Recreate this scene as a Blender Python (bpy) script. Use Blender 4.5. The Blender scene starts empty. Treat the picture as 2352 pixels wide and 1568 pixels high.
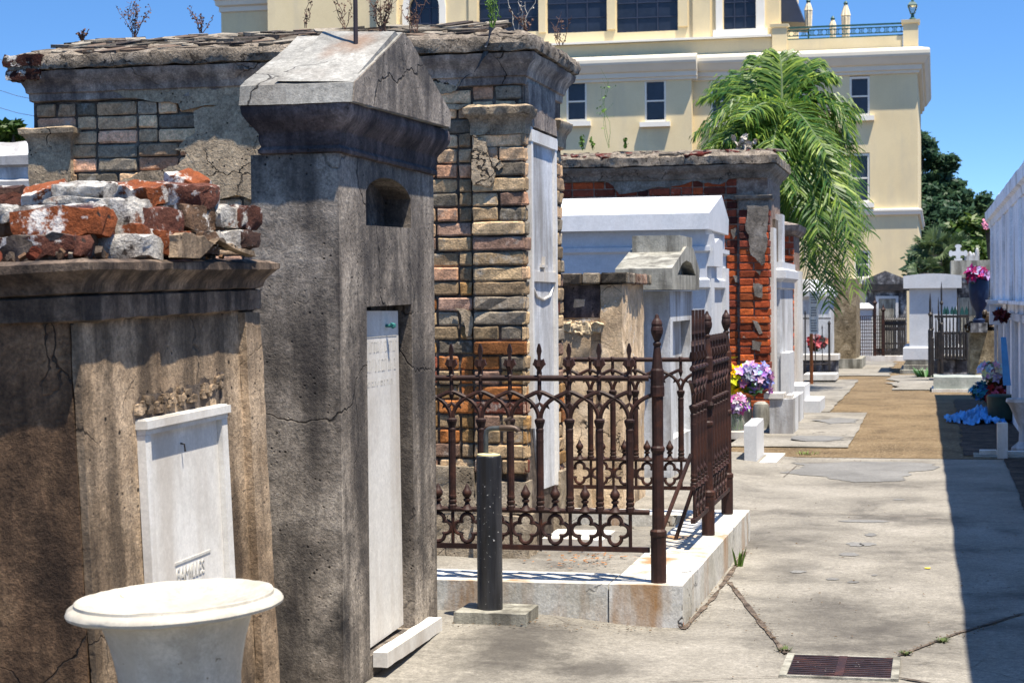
import bpy, bmesh, math, random
from mathutils import Vector, Matrix, Euler, noise as mnoise
rad = math.radians
sc = bpy.context.scene
COL = sc.collection
# ---------------------------------------------------------------- camera
EYE, YAW, PITCH, ROLL, FPX = 1.5, 13.07, 1.30, -0.5, 4200.0
cam = bpy.data.cameras.new('camera'); camo = bpy.data.objects.new('camera', cam); COL.objects.link(camo)
cam.sensor_width = 36.0; cam.lens = 36.0 * FPX / 2352.0
cam.clip_start = 0.05; cam.clip_end = 2000
CR = Matrix.Rotation(rad(YAW), 3, 'Z') @ Matrix.Rotation(math.pi / 2 - rad(PITCH), 3, 'X') @ Matrix.Rotation(rad(ROLL), 3, 'Z')
camo.matrix_world = Matrix.Translation((0, 0, EYE)) @ CR.to_4x4()
cam.dof.use_dof = True; cam.dof.focus_distance = 9.0; cam.dof.aperture_fstop = 11.0
sc.camera = camo
CP = Vector((0, 0, EYE))
def ray(x, y): return CR @ Vector(((x - 1176) / FPX, (784 - y) / FPX, -1))
def PZ(x, y, z=0): d = ray(x, y); return CP + d * ((z - EYE) / d.z)
def PX(x, y, X): d = ray(x, y); return CP + d * (X / d.x)
def PY(x, y, Y): d = ray(x, y); return CP + d * (Y / d.y)
# ---------------------------------------------------------------- world, sun
SUN = Vector((0.27, -0.20, 1.0)).normalized()
w = bpy.data.worlds.new('World'); sc.world = w; w.use_nodes = True
nt = w.node_tree; bg = nt.nodes['Background']
sky = nt.nodes.new('ShaderNodeTexSky'); sky.sky_type = 'NISHITA'; sky.sun_disc = False
sky.sun_elevation = math.asin(SUN.z); sky.sun_rotation = math.atan2(SUN.x, SUN.y)
sky.altitude = 0; sky.air_density = 1.0; sky.dust_density = 0.0; sky.ozone_density = 2.0
tcw = nt.nodes.new('ShaderNodeTexCoord'); vm = nt.nodes.new('ShaderNodeVectorMath'); vm.operation = 'MULTIPLY_ADD'
vm.inputs[1].default_value = (1, 1, 2.7); vm.inputs[2].default_value = (0, 0, .08)
nt.links.new(tcw.outputs['Generated'], vm.inputs[0]); nt.links.new(vm.outputs[0], sky.inputs['Vector'])
hs = nt.nodes.new('ShaderNodeHueSaturation'); hs.inputs['Saturation'].default_value = 1.22
nt.links.new(sky.outputs[0], hs.inputs['Color']); nt.links.new(hs.outputs[0], bg.inputs[0]); bg.inputs[1].default_value = 0.125
sl = bpy.data.lights.new('sun', 'SUN'); sl.energy = 4.9; sl.angle = rad(0.5); sl.color = (1.0, 0.915, 0.79)
so = bpy.data.objects.new('sun', sl); COL.objects.link(so); so.rotation_euler = SUN.to_track_quat('Z', 'Y').to_euler(); so.location = (3, -2, 12)
sc.view_settings.view_transform = 'Standard'; sc.view_settings.look = 'None'; sc.view_settings.exposure = 1.1; sc.view_settings.gamma = 1.0
# ---------------------------------------------------------------- mesh builder
def nz(p, s=1.0, o=0.0): return mnoise.noise(Vector(p) * s + Vector((o, o * 1.7, o * .3)))
class MB:
    def __init__(s): s.v = []; s.f = []; s.c = []; s.col = None
    def V(s, *p): s.v.append(Vector(p[0]) if len(p) == 1 else Vector(p)); return len(s.v) - 1
    def F(s, *i): s.f.append(tuple(i)); s.c.append(s.col)
    def box(s, x0, x1, y0, y1, z0, z1):
        i = [s.V(x, y, z) for z in (z0, z1) for x, y in ((x0, y0), (x1, y0), (x1, y1), (x0, y1))]
        s.F(i[3], i[2], i[1], i[0]); s.F(i[4], i[5], i[6], i[7])
        for a in range(4): b = (a + 1) % 4; s.F(i[a], i[b], i[4 + b], i[4 + a])
    def obox(s, M, hx, hy, hz):   # oriented box, half sizes
        i = [s.V(M @ Vector((x * hx, y * hy, z * hz))) for z in (-1, 1) for x, y in ((-1, -1), (1, -1), (1, 1), (-1, 1))]
        s.F(i[3], i[2], i[1], i[0]); s.F(i[4], i[5], i[6], i[7])
        for a in range(4): b = (a + 1) % 4; s.F(i[a], i[b], i[4 + b], i[4 + a])
    def loft(s, x0, x1, y0, y1, prof, cap=True):   # mitred profile round a rectangle: (offset, z)
        R = []
        for o, z in prof:
            R.append([s.V(x, y, z) for x, y in ((x0 - o, y0 - o), (x1 + o, y0 - o), (x1 + o, y1 + o), (x0 - o, y1 + o))])
        for a, b in zip(R, R[1:]):
            for k in range(4): l = (k + 1) % 4; s.F(a[k], a[l], b[l], b[k])
        if cap: s.F(*R[0][::-1]); s.F(*R[-1])
    def extr(s, pts, vec):   # polygon extruded along vec
        vec = Vector(vec); n = len(pts)
        a = [s.V(p) for p in pts]; b = [s.V(Vector(p) + vec) for p in pts]
        s.F(*a[::-1]); s.F(*b)
        for k in range(n): l = (k + 1) % n; s.F(a[k], a[l], b[l], b[k])
    def tube(s, pts, r, n=8, cap=True, flat=None):
        pts = [Vector(p) for p in pts]; R = []; m = len(pts)
        rs = r if isinstance(r, (list, tuple)) else [r] * m
        ref = None
        for i, p in enumerate(pts):
            t = (pts[min(i + 1, m - 1)] - pts[max(i - 1, 0)]).normalized()
            if ref is None: ref = Vector((0, 0, 1)) if abs(t.z) < .9 else Vector((1, 0, 0))
            u = ref - t * ref.dot(t)
            if u.length < 1e-4: u = Vector((1, 0, 0)) - t * t.x
            u.normalize(); ref = u; q = t.cross(u)
            R.append([s.V(p + (u * math.cos(a) + q * math.sin(a)) * rs[i]) for a in [2 * math.pi * k / n for k in range(n)]])
        for a, b in zip(R, R[1:]):
            for k in range(n): l = (k + 1) % n; s.F(a[k], a[l], b[l], b[k])
        if cap: s.F(*R[0][::-1]); s.F(*R[-1])
    def lathe(s, prof, c=(0, 0, 0), n=24, cap=True, M=None):   # prof: (r, z)
        R = []; c = Vector(c)
        for r, z in prof:
            row = []
            for k in range(n):
                a = 2 * math.pi * k / n; p = Vector((r * math.cos(a), r * math.sin(a), z))
                row.append(s.V(c + (M @ p if M else p)))
            R.append(row)
        for a, b in zip(R, R[1:]):
            for k in range(n): l = (k + 1) % n; s.F(a[k], a[l], b[l], b[k])
        if cap: s.F(*R[0][::-1]); s.F(*R[-1])
    def add(s, o, M=None):
        n = len(s.v); s.v += [M @ p if M else p.copy() for p in o.v]; s.f += [tuple(i + n for i in f) for f in o.f]; s.c += o.c
def thing(name, label, cat, loc=(0, 0, 0), group=None):
    o = bpy.data.objects.new(name, None); COL.objects.link(o); o.location = loc; o.empty_display_size = .1
    o['label'] = label; o['category'] = cat
    if group: o['group'] = group
    return o
def tag(o, label, cat, group=None):
    o['label'] = label; o['category'] = cat
    if group: o['group'] = group
    return o
def mk(name, mb, mat, parent=None, bevel=0, smooth=False, rough=None, loc=None, seg=2, weld=False, kind=None):
    """one mesh object; geometry is written in world space, rough=(edge length, amplitude, noise scale)"""
    base = parent
    off = Vector((0, 0, 0))
    while base is not None: off += base.location; base = base.parent
    if loc is not None: off += Vector(loc)
    me = bpy.data.meshes.new(name)
    bm = bmesh.new()
    vs = [bm.verts.new(p - off) for p in mb.v]
    cl = bm.loops.layers.color.new('Col') if any(c is not None for c in mb.c) else None
    for f, c in zip(mb.f, mb.c):
        try: fc = bm.faces.new([vs[i] for i in f])
        except ValueError: continue
        if cl and c is not None:
            for l in fc.loops: l[cl] = (c[0], c[1], c[2], 1)
    if weld: bmesh.ops.remove_doubles(bm, verts=bm.verts, dist=1e-4)
    if bevel:
        es = [e for e in bm.edges if len(e.link_faces) == 2 and e.calc_face_angle(0) > .45]
        bmesh.ops.bevel(bm, geom=es, offset=bevel, segments=seg, affect='EDGES', profile=.6, clamp_overlap=True)
    if rough:
        L, amp, scl = rough
        for _ in range(7):
            es = [e for e in bm.edges if e.calc_length() > L]
            if not es or len(bm.edges) > 120000: break
            bmesh.ops.subdivide_edges(bm, edges=es, cuts=1, use_grid_fill=True)
        bm.normal_update()
        for v in bm.verts:
            p = v.co + off
            v.co += v.normal * (amp * (nz(p, scl) + .6 * nz(p, scl * 2.7, 3) + .35 * nz(p, scl * 7, 9)))
    bm.normal_update(); bm.to_mesh(me); bm.free()
    if smooth or rough:
        me.polygons.foreach_set('use_smooth', [True] * len(me.polygons))
        if smooth != 'full': me.set_sharp_from_angle(angle=rad(38))
    if mat: me.materials.append(mat)
    o = bpy.data.objects.new(name, me); COL.objects.link(o)
    if parent is not None: o.parent = parent
    if loc is not None: o.location = loc
    if kind: o['kind'] = kind
    return o
def dup(o, parent=None):
    c = o.copy(); COL.objects.link(c)
    if parent is not None: c.parent = parent
    for ch in list(o.children): dup(ch, c)
    return c
def ragged(pts, it=3, amp=.25, seed=0):
    rnd = random.Random(seed); pts = [Vector(p) for p in pts]
    for k in range(it):
        out = []
        for a, b in zip(pts, pts[1:] + pts[:1]):
            d = b - a; m = (a + b) / 2; q = d.length * amp * rnd.uniform(-1, 1)
            n = Vector((-d.z, 0, d.x)) if abs(d.y) < 1e-6 else (Vector((0, -d.z, d.y)) if abs(d.x) < 1e-6 else Vector((-d.y, d.x, 0)))
            if n.length > 1e-9: m += n.normalized() * q
            out += [a, m]
        pts = out
    return pts
# ---------------------------------------------------------------- materials
def lin(r, g, b):
    f = lambda c: (c / 255 / 12.92) if c / 255 <= .04045 else ((c / 255 + .055) / 1.055) ** 2.4
    return (f(r), f(g), f(b), 1)
class NT:
    def __init__(s, name):
        s.m = bpy.data.materials.new(name); s.m.use_nodes = True; s.t = s.m.node_tree; s.b = s.t.nodes['Principled BSDF']
        s.co = s.N('ShaderNodeTexCoord').outputs['Object']
    def N(s, t, **k):
        n = s.t.nodes.new(t)
        for a, b in k.items(): setattr(n, a, b)
        return n
    def L(s, a, b): s.t.links.new(a, b)
    def map(s, scale=(1, 1, 1), loc=(0, 0, 0), co=None):
        n = s.N('ShaderNodeMapping'); n.inputs['Scale'].default_value = scale; n.inputs['Location'].default_value = loc; s.L(co or s.co, n.inputs[0]); return n.outputs[0]
    def noise(s, scale, detail=6, rough=.6, co=None, dist=0):
        n = s.N('ShaderNodeTexNoise'); n.inputs['Scale'].default_value = scale; n.inputs['Detail'].default_value = detail; n.inputs['Roughness'].default_value = rough; n.inputs['Distortion'].default_value = dist
        s.L(co or s.co, n.inputs['Vector']); return n.outputs['Fac']
    def ramp(s, fac, stops):
        n = s.N('ShaderNodeValToRGB'); e = n.color_ramp.elements
        while len(e) < len(stops): e.new(.5)
        for k, (p, c) in zip(e, stops): k.position = p; k.color = c if not isinstance(c, (int, float)) else (c, c, c, 1)
        s.L(fac, n.inputs[0]); return n.outputs[0]
    def mix(s, fac, a, b, mode='MIX'):
        n = s.N('ShaderNodeMix', data_type='RGBA', blend_type=mode)
        for v, i in ((fac, 0), (a, 6), (b, 7)):
            if hasattr(v, 'is_linked'): s.L(v, n.inputs[i])
            else: n.inputs[i].default_value = v
        return n.outputs[2]
    def math(s, op, a, b=0.0):
        n = s.N('ShaderNodeMath', operation=op)
        for v, i in ((a, 0), (b, 1)):
            if hasattr(v, 'is_linked'): s.L(v, n.inputs[i])
            else: n.inputs[i].default_value = v
        return n.outputs[0]
    def fin(s, col, rough=.85, bump=None, strength=.4, dist=.01, spec=.25):
        if hasattr(col, 'is_linked'): s.L(col, s.b.inputs['Base Color'])
        else: s.b.inputs['Base Color'].default_value = col
        if hasattr(rough, 'is_linked'): s.L(rough, s.b.inputs['Roughness'])
        else: s.b.inputs['Roughness'].default_value = rough
        s.b.inputs['Specular IOR Level'].default_value = spec
        if bump is not None:
            n = s.N('ShaderNodeBump'); n.inputs['Strength'].default_value = strength; n.inputs['Distance'].default_value = dist
            s.L(bump, n.inputs['Height']); s.L(n.outputs[0], s.b.inputs['Normal'])
        return s.m
def stone(name, lo, mid, hi, scale=2.5, streak=None, streak_amt=.5, streak_scale=7, streak_lo=.45, spots=None, pits=0, crack=None, crack_w=.007, fine=.5, bump=.5, dist=.012, rough=.9, vcol=False, moss=None, blotch=None, spec=.25, rand=False, stains=(), stain_col=(.045, .04, .035, 1)):
    """weathered masonry: mottled base, fine grain, rain streaks, stains, pits and cracks"""
    t = NT(name)
    a = t.noise(scale, 9, .62, dist=.4)
    col = t.ramp(a, [(.3, lo), (.5, mid), (.7, hi)])
    if vcol:
        n = t.N('ShaderNodeVertexColor', layer_name='Col'); col = t.mix(1, n.outputs[0], t.ramp(a, [(.25, .7), (.5, 1.05), (.75, 1.35)]), 'MULTIPLY')
    g = t.noise(90, 4, .75); g2 = t.noise(28, 5, .7)
    col = t.mix(fine, col, t.mix(1, col, t.ramp(t.math('ADD', t.math('MULTIPLY', g, .55), t.math('MULTIPLY', g2, .45)), [(.34, .3), (.5, 1.0), (.64, 1.75)]), 'MULTIPLY'))
    if blotch:
        c, lo_, hi_, s_ = blotch
        col = t.mix(t.ramp(t.noise(s_, 7, .7, co=t.map((1, 1, 1), (7, 3, 1))), [(lo_, 0), (hi_, 1)]), col, c)
    if streak:
        k = t.noise(streak_scale, 5, .6, co=t.map((1, 1, .12), (3, 1, 0))); k2 = t.noise(1.6, 4, .6, co=t.map((1, 1, .6), (9, 2, 0)))
        f = t.ramp(t.math('MULTIPLY', k, t.math('ADD', k2, .5)), [(streak_lo, 0), (streak_lo + .17, streak_amt)])
        col = t.mix(f, col, streak)
    if spots:
        c, th, s_ = spots
        col = t.mix(t.ramp(t.noise(s_, 3, .6, co=t.map((1, 1, 1), (1, 8, 4))), [(th, 0), (th + .05, 1)]), col, c)
    if moss:
        c, th = moss
        col = t.mix(t.ramp(t.noise(5, 6, .7, co=t.map((1, 1, 1), (4, 4, 9))), [(th, 0), (th + .12, .85)]), col, c)
    h = t.math('ADD', t.math('MULTIPLY', g2, .6), t.math('ADD', t.math('MULTIPLY', g, .35), t.math('MULTIPLY', a, .6)))
    if pits:
        v = t.N('ShaderNodeTexVoronoi'); v.inputs['Scale'].default_value = pits; t.L(t.co, v.inputs['Vector'])
        pm = t.math('MULTIPLY', t.ramp(v.outputs['Distance'], [(.10, 1), (.2, 0)]), t.ramp(t.noise(pits * .22, 3, .6), [(.5, 0), (.58, 1)]))
        col = t.mix(pm, col, (.015, .013, .012, 1)); h = t.math('SUBTRACT', h, t.math('MULTIPLY', pm, .8))
    if crack:
        wv = t.N('ShaderNodeTexNoise'); wv.inputs['Scale'].default_value = crack * 1.6; wv.inputs['Detail'].default_value = 5; t.L(t.co, wv.inputs['Vector'])
        mv = t.N('ShaderNodeVectorMath', operation='MULTIPLY_ADD'); t.L(wv.outputs['Color'], mv.inputs[0]); mv.inputs[1].default_value = (.9 / crack,) * 3; t.L(t.co, mv.inputs[2])
        v = t.N('ShaderNodeTexVoronoi', feature='DISTANCE_TO_EDGE'); v.inputs['Scale'].default_value = crack; t.L(mv.outputs[0], v.inputs['Vector'])
        cm = t.math('MULTIPLY', t.ramp(v.outputs['Distance'], [(crack_w * .4, 1), (crack_w, 0)]), t.ramp(t.noise(crack * .8, 2, .5, co=t.map((1, 1, 1), (5, 5, 5))), [(.50, 0), (.60, 1)]))
        col = t.mix(cm, col, (.02, .017, .015, 1)); h = t.math('SUBTRACT', h, cm)
    for (sx_, sy_, sr_, sa_) in stains:
        d_ = t.N('ShaderNodeVectorMath', operation='DISTANCE'); t.L(t.map((1, .45, 0), (0, 0, 0)), d_.inputs[0]); d_.inputs[1].default_value = (sx_, sy_ * .45, 0)
        q_ = t.math('ADD', t.math('DIVIDE', d_.outputs['Value'], sr_), t.math('MULTIPLY', t.math('SUBTRACT', t.noise(3.2, 6, .7), .5), 2.2))
        col = t.mix(t.ramp(q_, [(.25, sa_), (.95, 0)]), col, stain_col)
    if rand:
        oi = t.N('ShaderNodeObjectInfo'); col = t.mix(1, col, t.ramp(oi.outputs['Random'], [(0, .75), (1, 1.2)]), 'MULTIPLY')
    return t.fin(col, rough, h, bump, dist, spec)
def plain(name, c, rough=.6, metal=0, var=.3, scale=8, bump=.15, dist=.004, spec=.4, c2=None):
    t = NT(name); a = t.noise(scale, 6, .65)
    col = t.mix(1, c, t.ramp(a, [(.3, 1 - var), (.5, 1), (.7, 1 + var)]), 'MULTIPLY') if not c2 else t.ramp(a, [(.38, c), (.62, c2)])
    t.b.inputs['Metallic'].default_value = metal
    return t.fin(col, rough, t.noise(scale * 6, 4, .7), bump, dist, spec)
G = lambda v, k=1: (v, v * k, v * k * k, 1)
M = {}
M['mon_side'] = stone('grey_cement', (0.0538, 0.0451, 0.0367, 1), (0.1960, 0.1659, 0.1341, 1), (0.3894, 0.3367, 0.2730, 1), 2.2, streak=(.03, .026, .025, 1), streak_amt=.7, streak_scale=6, spots=((.35, .34, .31, 1), .72, 60), blotch=((.028, .026, .025, 1), .53, .7, 2.4), pits=34, crack=1.1, fine=.9, bump=.7)
M['mon_roof'] = stone('pale_cement', (0.126, 0.121, 0.110, 1), (0.242, 0.236, 0.213, 1), (0.317, 0.306, 0.277, 1), 3, streak=(.1, .08, .06, 1), streak_amt=.35, crack=1.2, fine=.6, bump=.5, stains=((.13, -.28, .085, .6), (.05, -.4, .06, .4)), stain_col=(.17, .085, .04, 1))
M['mon_dark'] = stone('dark_cement', (0.0234, 0.0179, 0.0173, 1), (0.0991, 0.0766, 0.0723, 1), (0.2515, 0.2027, 0.1813, 1), 3, streak=(.02, .016, .018, 1), streak_amt=.75, streak_scale=12, pits=30, fine=.8, bump=.6)
M['marble'] = stone('white_marble', (0.4862, 0.4590, 0.4154, 1), (0.6348, 0.6136, 0.5640, 1), (0.7233, 0.7021, 0.6561, 1), 1.4, streak=(.36, .3, .23, 1), streak_amt=.45, streak_scale=4, fine=.22, bump=.12, dist=.004, rough=.5, spots=((.12, .1, .09, 1), .74, 40))
M['marble_urn'] = stone('urn_marble', (0.3069, 0.2890, 0.2425, 1), (0.4532, 0.4220, 0.3534, 1), (0.5037, 0.4680, 0.3939, 1), 5, streak=(.38, .34, .27, 1), streak_amt=.7, streak_scale=6, spots=((.2, .17, .12, 1), .68, 30), fine=.3, bump=.1, dist=.003, rough=.45)
M['marble_curb'] = stone('stained_marble', (0.3214, 0.2970, 0.2407, 1), (0.5051, 0.4924, 0.4476, 1), (0.6126, 0.6100, 0.5951, 1), 2.2, streak=(.30, .14, .03, 1), streak_amt=.85, streak_scale=4, streak_lo=.535, blotch=((.2, .17, .11, 1), .62, .74, 3.0), crack=1.6, fine=.5, bump=.3, rough=.6)
M['iron'] = stone('rusty_iron', (0.0121, 0.0044, 0.0029, 1), (0.0289, 0.0116, 0.0087, 1), (0.0591, 0.0212, 0.0116, 1), 7, blotch=((.075, .024, .009, 1), .56, .72, 9), fine=.5, bump=.35, dist=.003, rough=.6, spec=.3)
M['iron_dark'] = stone('dark_iron', (.008, .007, .007, 1), (.018, .015, .014, 1), (.04, .03, .025, 1), 9, fine=.5, bump=.3, dist=.003, rough=.5, spec=.5)
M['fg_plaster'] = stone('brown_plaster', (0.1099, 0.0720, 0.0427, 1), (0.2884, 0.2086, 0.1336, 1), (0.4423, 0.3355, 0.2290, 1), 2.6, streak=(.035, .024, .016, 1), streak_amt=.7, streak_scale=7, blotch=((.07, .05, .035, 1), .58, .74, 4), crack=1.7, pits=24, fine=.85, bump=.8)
M['fg_side'] = stone('shaded_brown_plaster', (0.0388, 0.0232, 0.0138, 1), (0.1523, 0.0899, 0.0496, 1), (0.2868, 0.1827, 0.1019, 1), 3.2, streak=(.018, .01, .006, 1), streak_amt=.7, streak_scale=6, crack=1.9, fine=.9, bump=1.0, dist=.018)
M['fg_cornice'] = stone('sooty_plaster', (0.0408, 0.0276, 0.0204, 1), (0.1644, 0.1176, 0.0816, 1), (0.3768, 0.2880, 0.2076, 1), 3.5, streak=(.015, .011, .009, 1), streak_amt=.8, streak_scale=10, fine=.8, bump=.7)
M['brick'] = stone('old_brick', G(.1), G(.2), G(.3), 9, vcol=True, fine=.75, bump=1.0, dist=.012, blotch=((.36, .33, .28, 1), .58, .72, 7), spots=((.05, .04, .033, 1), .69, 45))
M['brick_red'] = stone('red_brick', G(.1), G(.2), G(.3), 9, vcol=True, fine=.5, bump=.9, dist=.012, spots=((.3, .24, .19, 1), .67, 22))
M['mortar'] = stone('dark_mortar', (0.0306, 0.0229, 0.0179, 1), (0.0892, 0.0689, 0.0536, 1), (0.1913, 0.1530, 0.1198, 1), 12, fine=.5, bump=.8)
M['mortar_red'] = stone('sandy_mortar', (.1, .06, .045, 1), (.22, .15, .11, 1), (.34, .26, .2, 1), 12, fine=.5, bump=.8)
M['stucco'] = stone('grey_stucco', (0.1610, 0.1210, 0.0809, 1), (0.3220, 0.2490, 0.1643, 1), (0.4979, 0.3881, 0.2571, 1), 4, crack=3.2, crack_w=.014, fine=.8, bump=.9, dist=.016, pits=30)
M['cornice'] = stone('weathered_cornice', (0.1034, 0.0814, 0.0696, 1), (0.2623, 0.2166, 0.1796, 1), (0.4692, 0.3938, 0.3153, 1), 3.4, streak=(.03, .026, .03, 1), streak_amt=.6, streak_scale=9, crack=1.7, fine=.8, bump=.8)
M['stucco_dark'] = stone('brown_grey_stucco', (.07, .058, .045, 1), (.17, .145, .115, 1), (.27, .24, .2, 1), 5, crack=4, crack_w=.012, fine=.8, bump=.9, dist=.016)
M['slab'] = stone('roof_slab', (0.0972, 0.0770, 0.0567, 1), (0.2138, 0.1760, 0.1341, 1), (0.3499, 0.2970, 0.2349, 1), 8, spots=((.05, .04, .03, 1), .6, 22), fine=.9, bump=1.2, dist=.03, crack=2.5)
M['slate'] = stone('broken_slate', (0.108, 0.093, 0.074, 1), (0.208, 0.182, 0.149, 1), (0.302, 0.269, 0.226, 1), 5, fine=.5, bump=.6, rand=False)
M['rubble'] = stone('loose_brick', G(.1), G(.2), G(.3), 12, vcol=True, fine=.55, bump=1.0, dist=.015, blotch=((.6, .56, .5, 1), .55, .61, 11), spots=((.03, .022, .018, 1), .62, 17), rand=True)
M['rubble_white'] = stone('mortar_caked_brick', (.12, .09, .07, 1), (.5, .47, .42, 1), (.66, .63, .57, 1), 13, fine=.6, bump=1.3, dist=.03, blotch=((.2, .075, .035, 1), .6, .66, 9), spots=((.04, .03, .025, 1), .63, 19))
M['concrete'] = stone('path_concrete', (0.1163, 0.1069, 0.0919, 1), (0.2021, 0.1868, 0.1576, 1), (0.2640, 0.2452, 0.2098, 1), 1.3, blotch=((.055, .05, .045, 1), .54, .76, 1.5), spots=((.42, .39, .33, 1), .69, 60), fine=.65, bump=.5, dist=.006, crack=.35, crack_w=.003, stains=((-1.75, 7.6, .34, .75), (-1.35, 7.25, .25, .7), (-.45, 8.5, .5, .55), (-.1, 8.2, .35, .5), (-.9, 11.5, .4, .4), (-.8, 10.2, .22, .5)))
M['gravel'] = stone('exposed_aggregate', (.085, .058, .03, 1), (.15, .105, .056, 1), (.21, .152, .085, 1), 1.3, spots=((.34, .27, .17, 1), .60, 34), moss=((.05, .032, .015, 1), .56), fine=1.0, bump=1.2, dist=.02)
M['white_paint'] = stone('white_limewash', (0.422, 0.442, 0.462, 1), (0.517, 0.530, 0.544, 1), (0.558, 0.564, 0.571, 1), 2, streak=(.5, .5, .5, 1), streak_amt=.45, blotch=((.4, .4, .39, 1), .6, .8, 2), fine=.2, bump=.15, dist=.006, rough=.75)
M['white_old'] = stone('peeling_limewash', (0.355, 0.363, 0.363, 1), (0.521, 0.536, 0.552, 1), (0.615, 0.623, 0.631, 1), 2.5, streak=(.16, .135, .11, 1), streak_amt=.6, streak_scale=5, fine=.25, bump=.4)
M['vault_white'] = stone('shaded_limewash', (.62, .65, .68, 1), (.78, .80, .82, 1), (.86, .87, .88, 1), 2.5, streak=(.22, .19, .15, 1), streak_amt=.75, streak_scale=3, streak_lo=.53, fine=.3, bump=.4)
M['grey_tomb'] = stone('mossy_grey_cement', (.16, .15, .12, 1), (.29, .28, .235, 1), (.4, .385, .33, 1), 3, streak=(.06, .055, .045, 1), streak_amt=.7, streak_scale=8, fine=.35, bump=.5)
M['tan_tomb'] = stone('tan_plaster', (0.311, 0.215, 0.129, 1), (0.559, 0.416, 0.266, 1), (0.853, 0.690, 0.492, 1), 3, streak=(.03, .025, .025, 1), streak_amt=.7, streak_scale=4, streak_lo=.52, blotch=((.7, .67, .6, 1), .6, .66, 6), crack=2.5, fine=.5, bump=.9)
M['dark_tomb'] = stone('blackened_tomb', (.03, .03, .034, 1), (.13, .13, .14, 1), (.5, .5, .5, 1), 6, streak=(.02, .02, .022, 1), streak_amt=.8, fine=.6, bump=.5)
M['brown_stone'] = stone('brown_rough_stone', (.08, .06, .035, 1), (.2, .155, .095, 1), (.34, .28, .19, 1), 7, fine=.7, bump=1.0, dist=.02)
M['black_pipe'] = stone('black_painted_steel', (0.004, 0.004, 0.004, 1), (0.008, 0.008, 0.010, 1), (0.018, 0.018, 0.020, 1), 4, spots=((.5, .5, .48, 1), .67, 75), streak=(.07, .07, .075, 1), streak_amt=.4, streak_scale=14, fine=.3, bump=.15, dist=.003, rough=.42, spec=.5)
M['cream'] = stone('cream_stucco', (.66, .535, .315, 1), (.72, .59, .35, 1), (.76, .63, .39, 1), .5, streak=(.5, .43, .31, 1), streak_amt=.3, streak_scale=1.2, streak_lo=.5, fine=.1, bump=.15, spec=.15)
M['trim'] = plain('white_trim', (.78, .74, .64, 1), .7, var=.05, scale=2, bump=.05, spec=.2)
M['trim_warm'] = plain('cornice_paint', (.70, .64, .51, 1), .8, var=.05, scale=1, bump=.05, spec=.2)
M['glass'] = plain('dark_window_glass', (.018, .024, .04, 1), .2, var=.5, scale=.8, bump=.02, spec=.35)
M['green_metal'] = plain('verdigris_metal', (.015, .075, .07, 1), .5, var=.4, scale=5)
M['canvas'] = plain('cream_canvas', (.62, .55, .4, 1), .9, var=.25, scale=5, bump=.3)
M['awning'] = plain('navy_awning', (.02, .03, .06, 1), .6, var=.2, scale=2)
M['wood'] = stone('weathered_wood', (.07, .055, .04, 1), (.15, .12, .09, 1), (.25, .21, .17, 1), 6, streak=(.03, .02, .015, 1), streak_amt=.6, streak_scale=30, fine=.5, bump=.6)
M['orange_pole'] = plain('rust_orange_paint', (.42, .12, .025, 1), .6, var=.4, scale=12)
M['sign'] = plain('sign_white', (.78, .79, .76, 1), .5, var=.06, scale=4, bump=.02)
M['sign_ink'] = plain('sign_lettering', (.1, .11, .13, 1), .6, var=.1)
M['blue_paint'] = plain('blue_paint', (.06, .26, .55, 1), .6, var=.25, scale=6)
M['green_slab'] = stone('grey_green_cement', (0.210, 0.238, 0.217, 1), (0.294, 0.322, 0.294, 1), (0.385, 0.406, 0.378, 1), 3, fine=.3, bump=.4)
M['dirt'] = stone('dark_soil', (.02, .014, .01, 1), (.06, .045, .035, 1), (.12, .095, .075, 1), 5, fine=.8, bump=1.2, dist=.03)
M['verdigris'] = plain('verdigris', (.02, .14, .13, 1), .6, var=.3)
M['rustpole'] = plain('dark_rod', (.03, .02, .022, 1), .6, var=.3)
M['steel'] = plain('galvanised_pipe', (.09, .1, .1, 1), .4, metal=.4, var=.5, scale=14)
M['brass'] = plain('worn_brass', (.075, .05, .036, 1), .5, metal=.3, var=.4, scale=20)
def leafmat(name, c1, c2, trans=.25, rough=.5):
    t = NT(name); n = t.N('ShaderNodeVertexColor', layer_name='Col')
    col = t.mix(n.outputs[0], c1, c2)
    m = t.fin(col, rough, spec=.35); tr = t.N('ShaderNodeBsdfTranslucent'); t.L(col, tr.inputs[0])
    mx = t.N('ShaderNodeMixShader'); mx.inputs[0].default_value = trans
    t.L(t.b.outputs[0], mx.inputs[1]); t.L(tr.outputs[0], mx.inputs[2]); t.L(mx.outputs[0], t.t.nodes['Material Output'].inputs[0]); return m
M['palm'] = leafmat('palm_leaf', (.035, .11, .018, 1), (.36, .47, .07, 1), .45, .4)
M['palm_stem'] = plain('palm_rachis', (.12, .16, .07, 1), .5, var=.3)
M['oak'] = leafmat('oak_leaf', (.04, .09, .05, 1), (.16, .25, .11, 1), .45)
M['lime'] = leafmat('bright_leaf', (.03, .07, .01, 1), (.14, .2, .03, 1))
M['palmetto'] = leafmat('palmetto_leaf', (.03, .06, .02, 1), (.13, .18, .07, 1))
M['bark'] = stone('bark', (.03, .024, .018, 1), (.09, .075, .055, 1), (.16, .14, .11, 1), 9, streak=(.02, .015, .01, 1), fine=.6, bump=1)
M['weed_dry'] = plain('dry_weed', (.12, .065, .045, 1), .9, var=.5, scale=20)
M['weed_pale'] = plain('bleached_stem', (.4, .36, .3, 1), .9, var=.3, scale=20)
M['weed_green'] = plain('green_weed', (.1, .19, .02, 1), .7, var=.4, scale=20)
M['moss'] = plain('moss', (.06, .085, .025, 1), .95, var=.6, scale=40, bump=.8)
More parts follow.
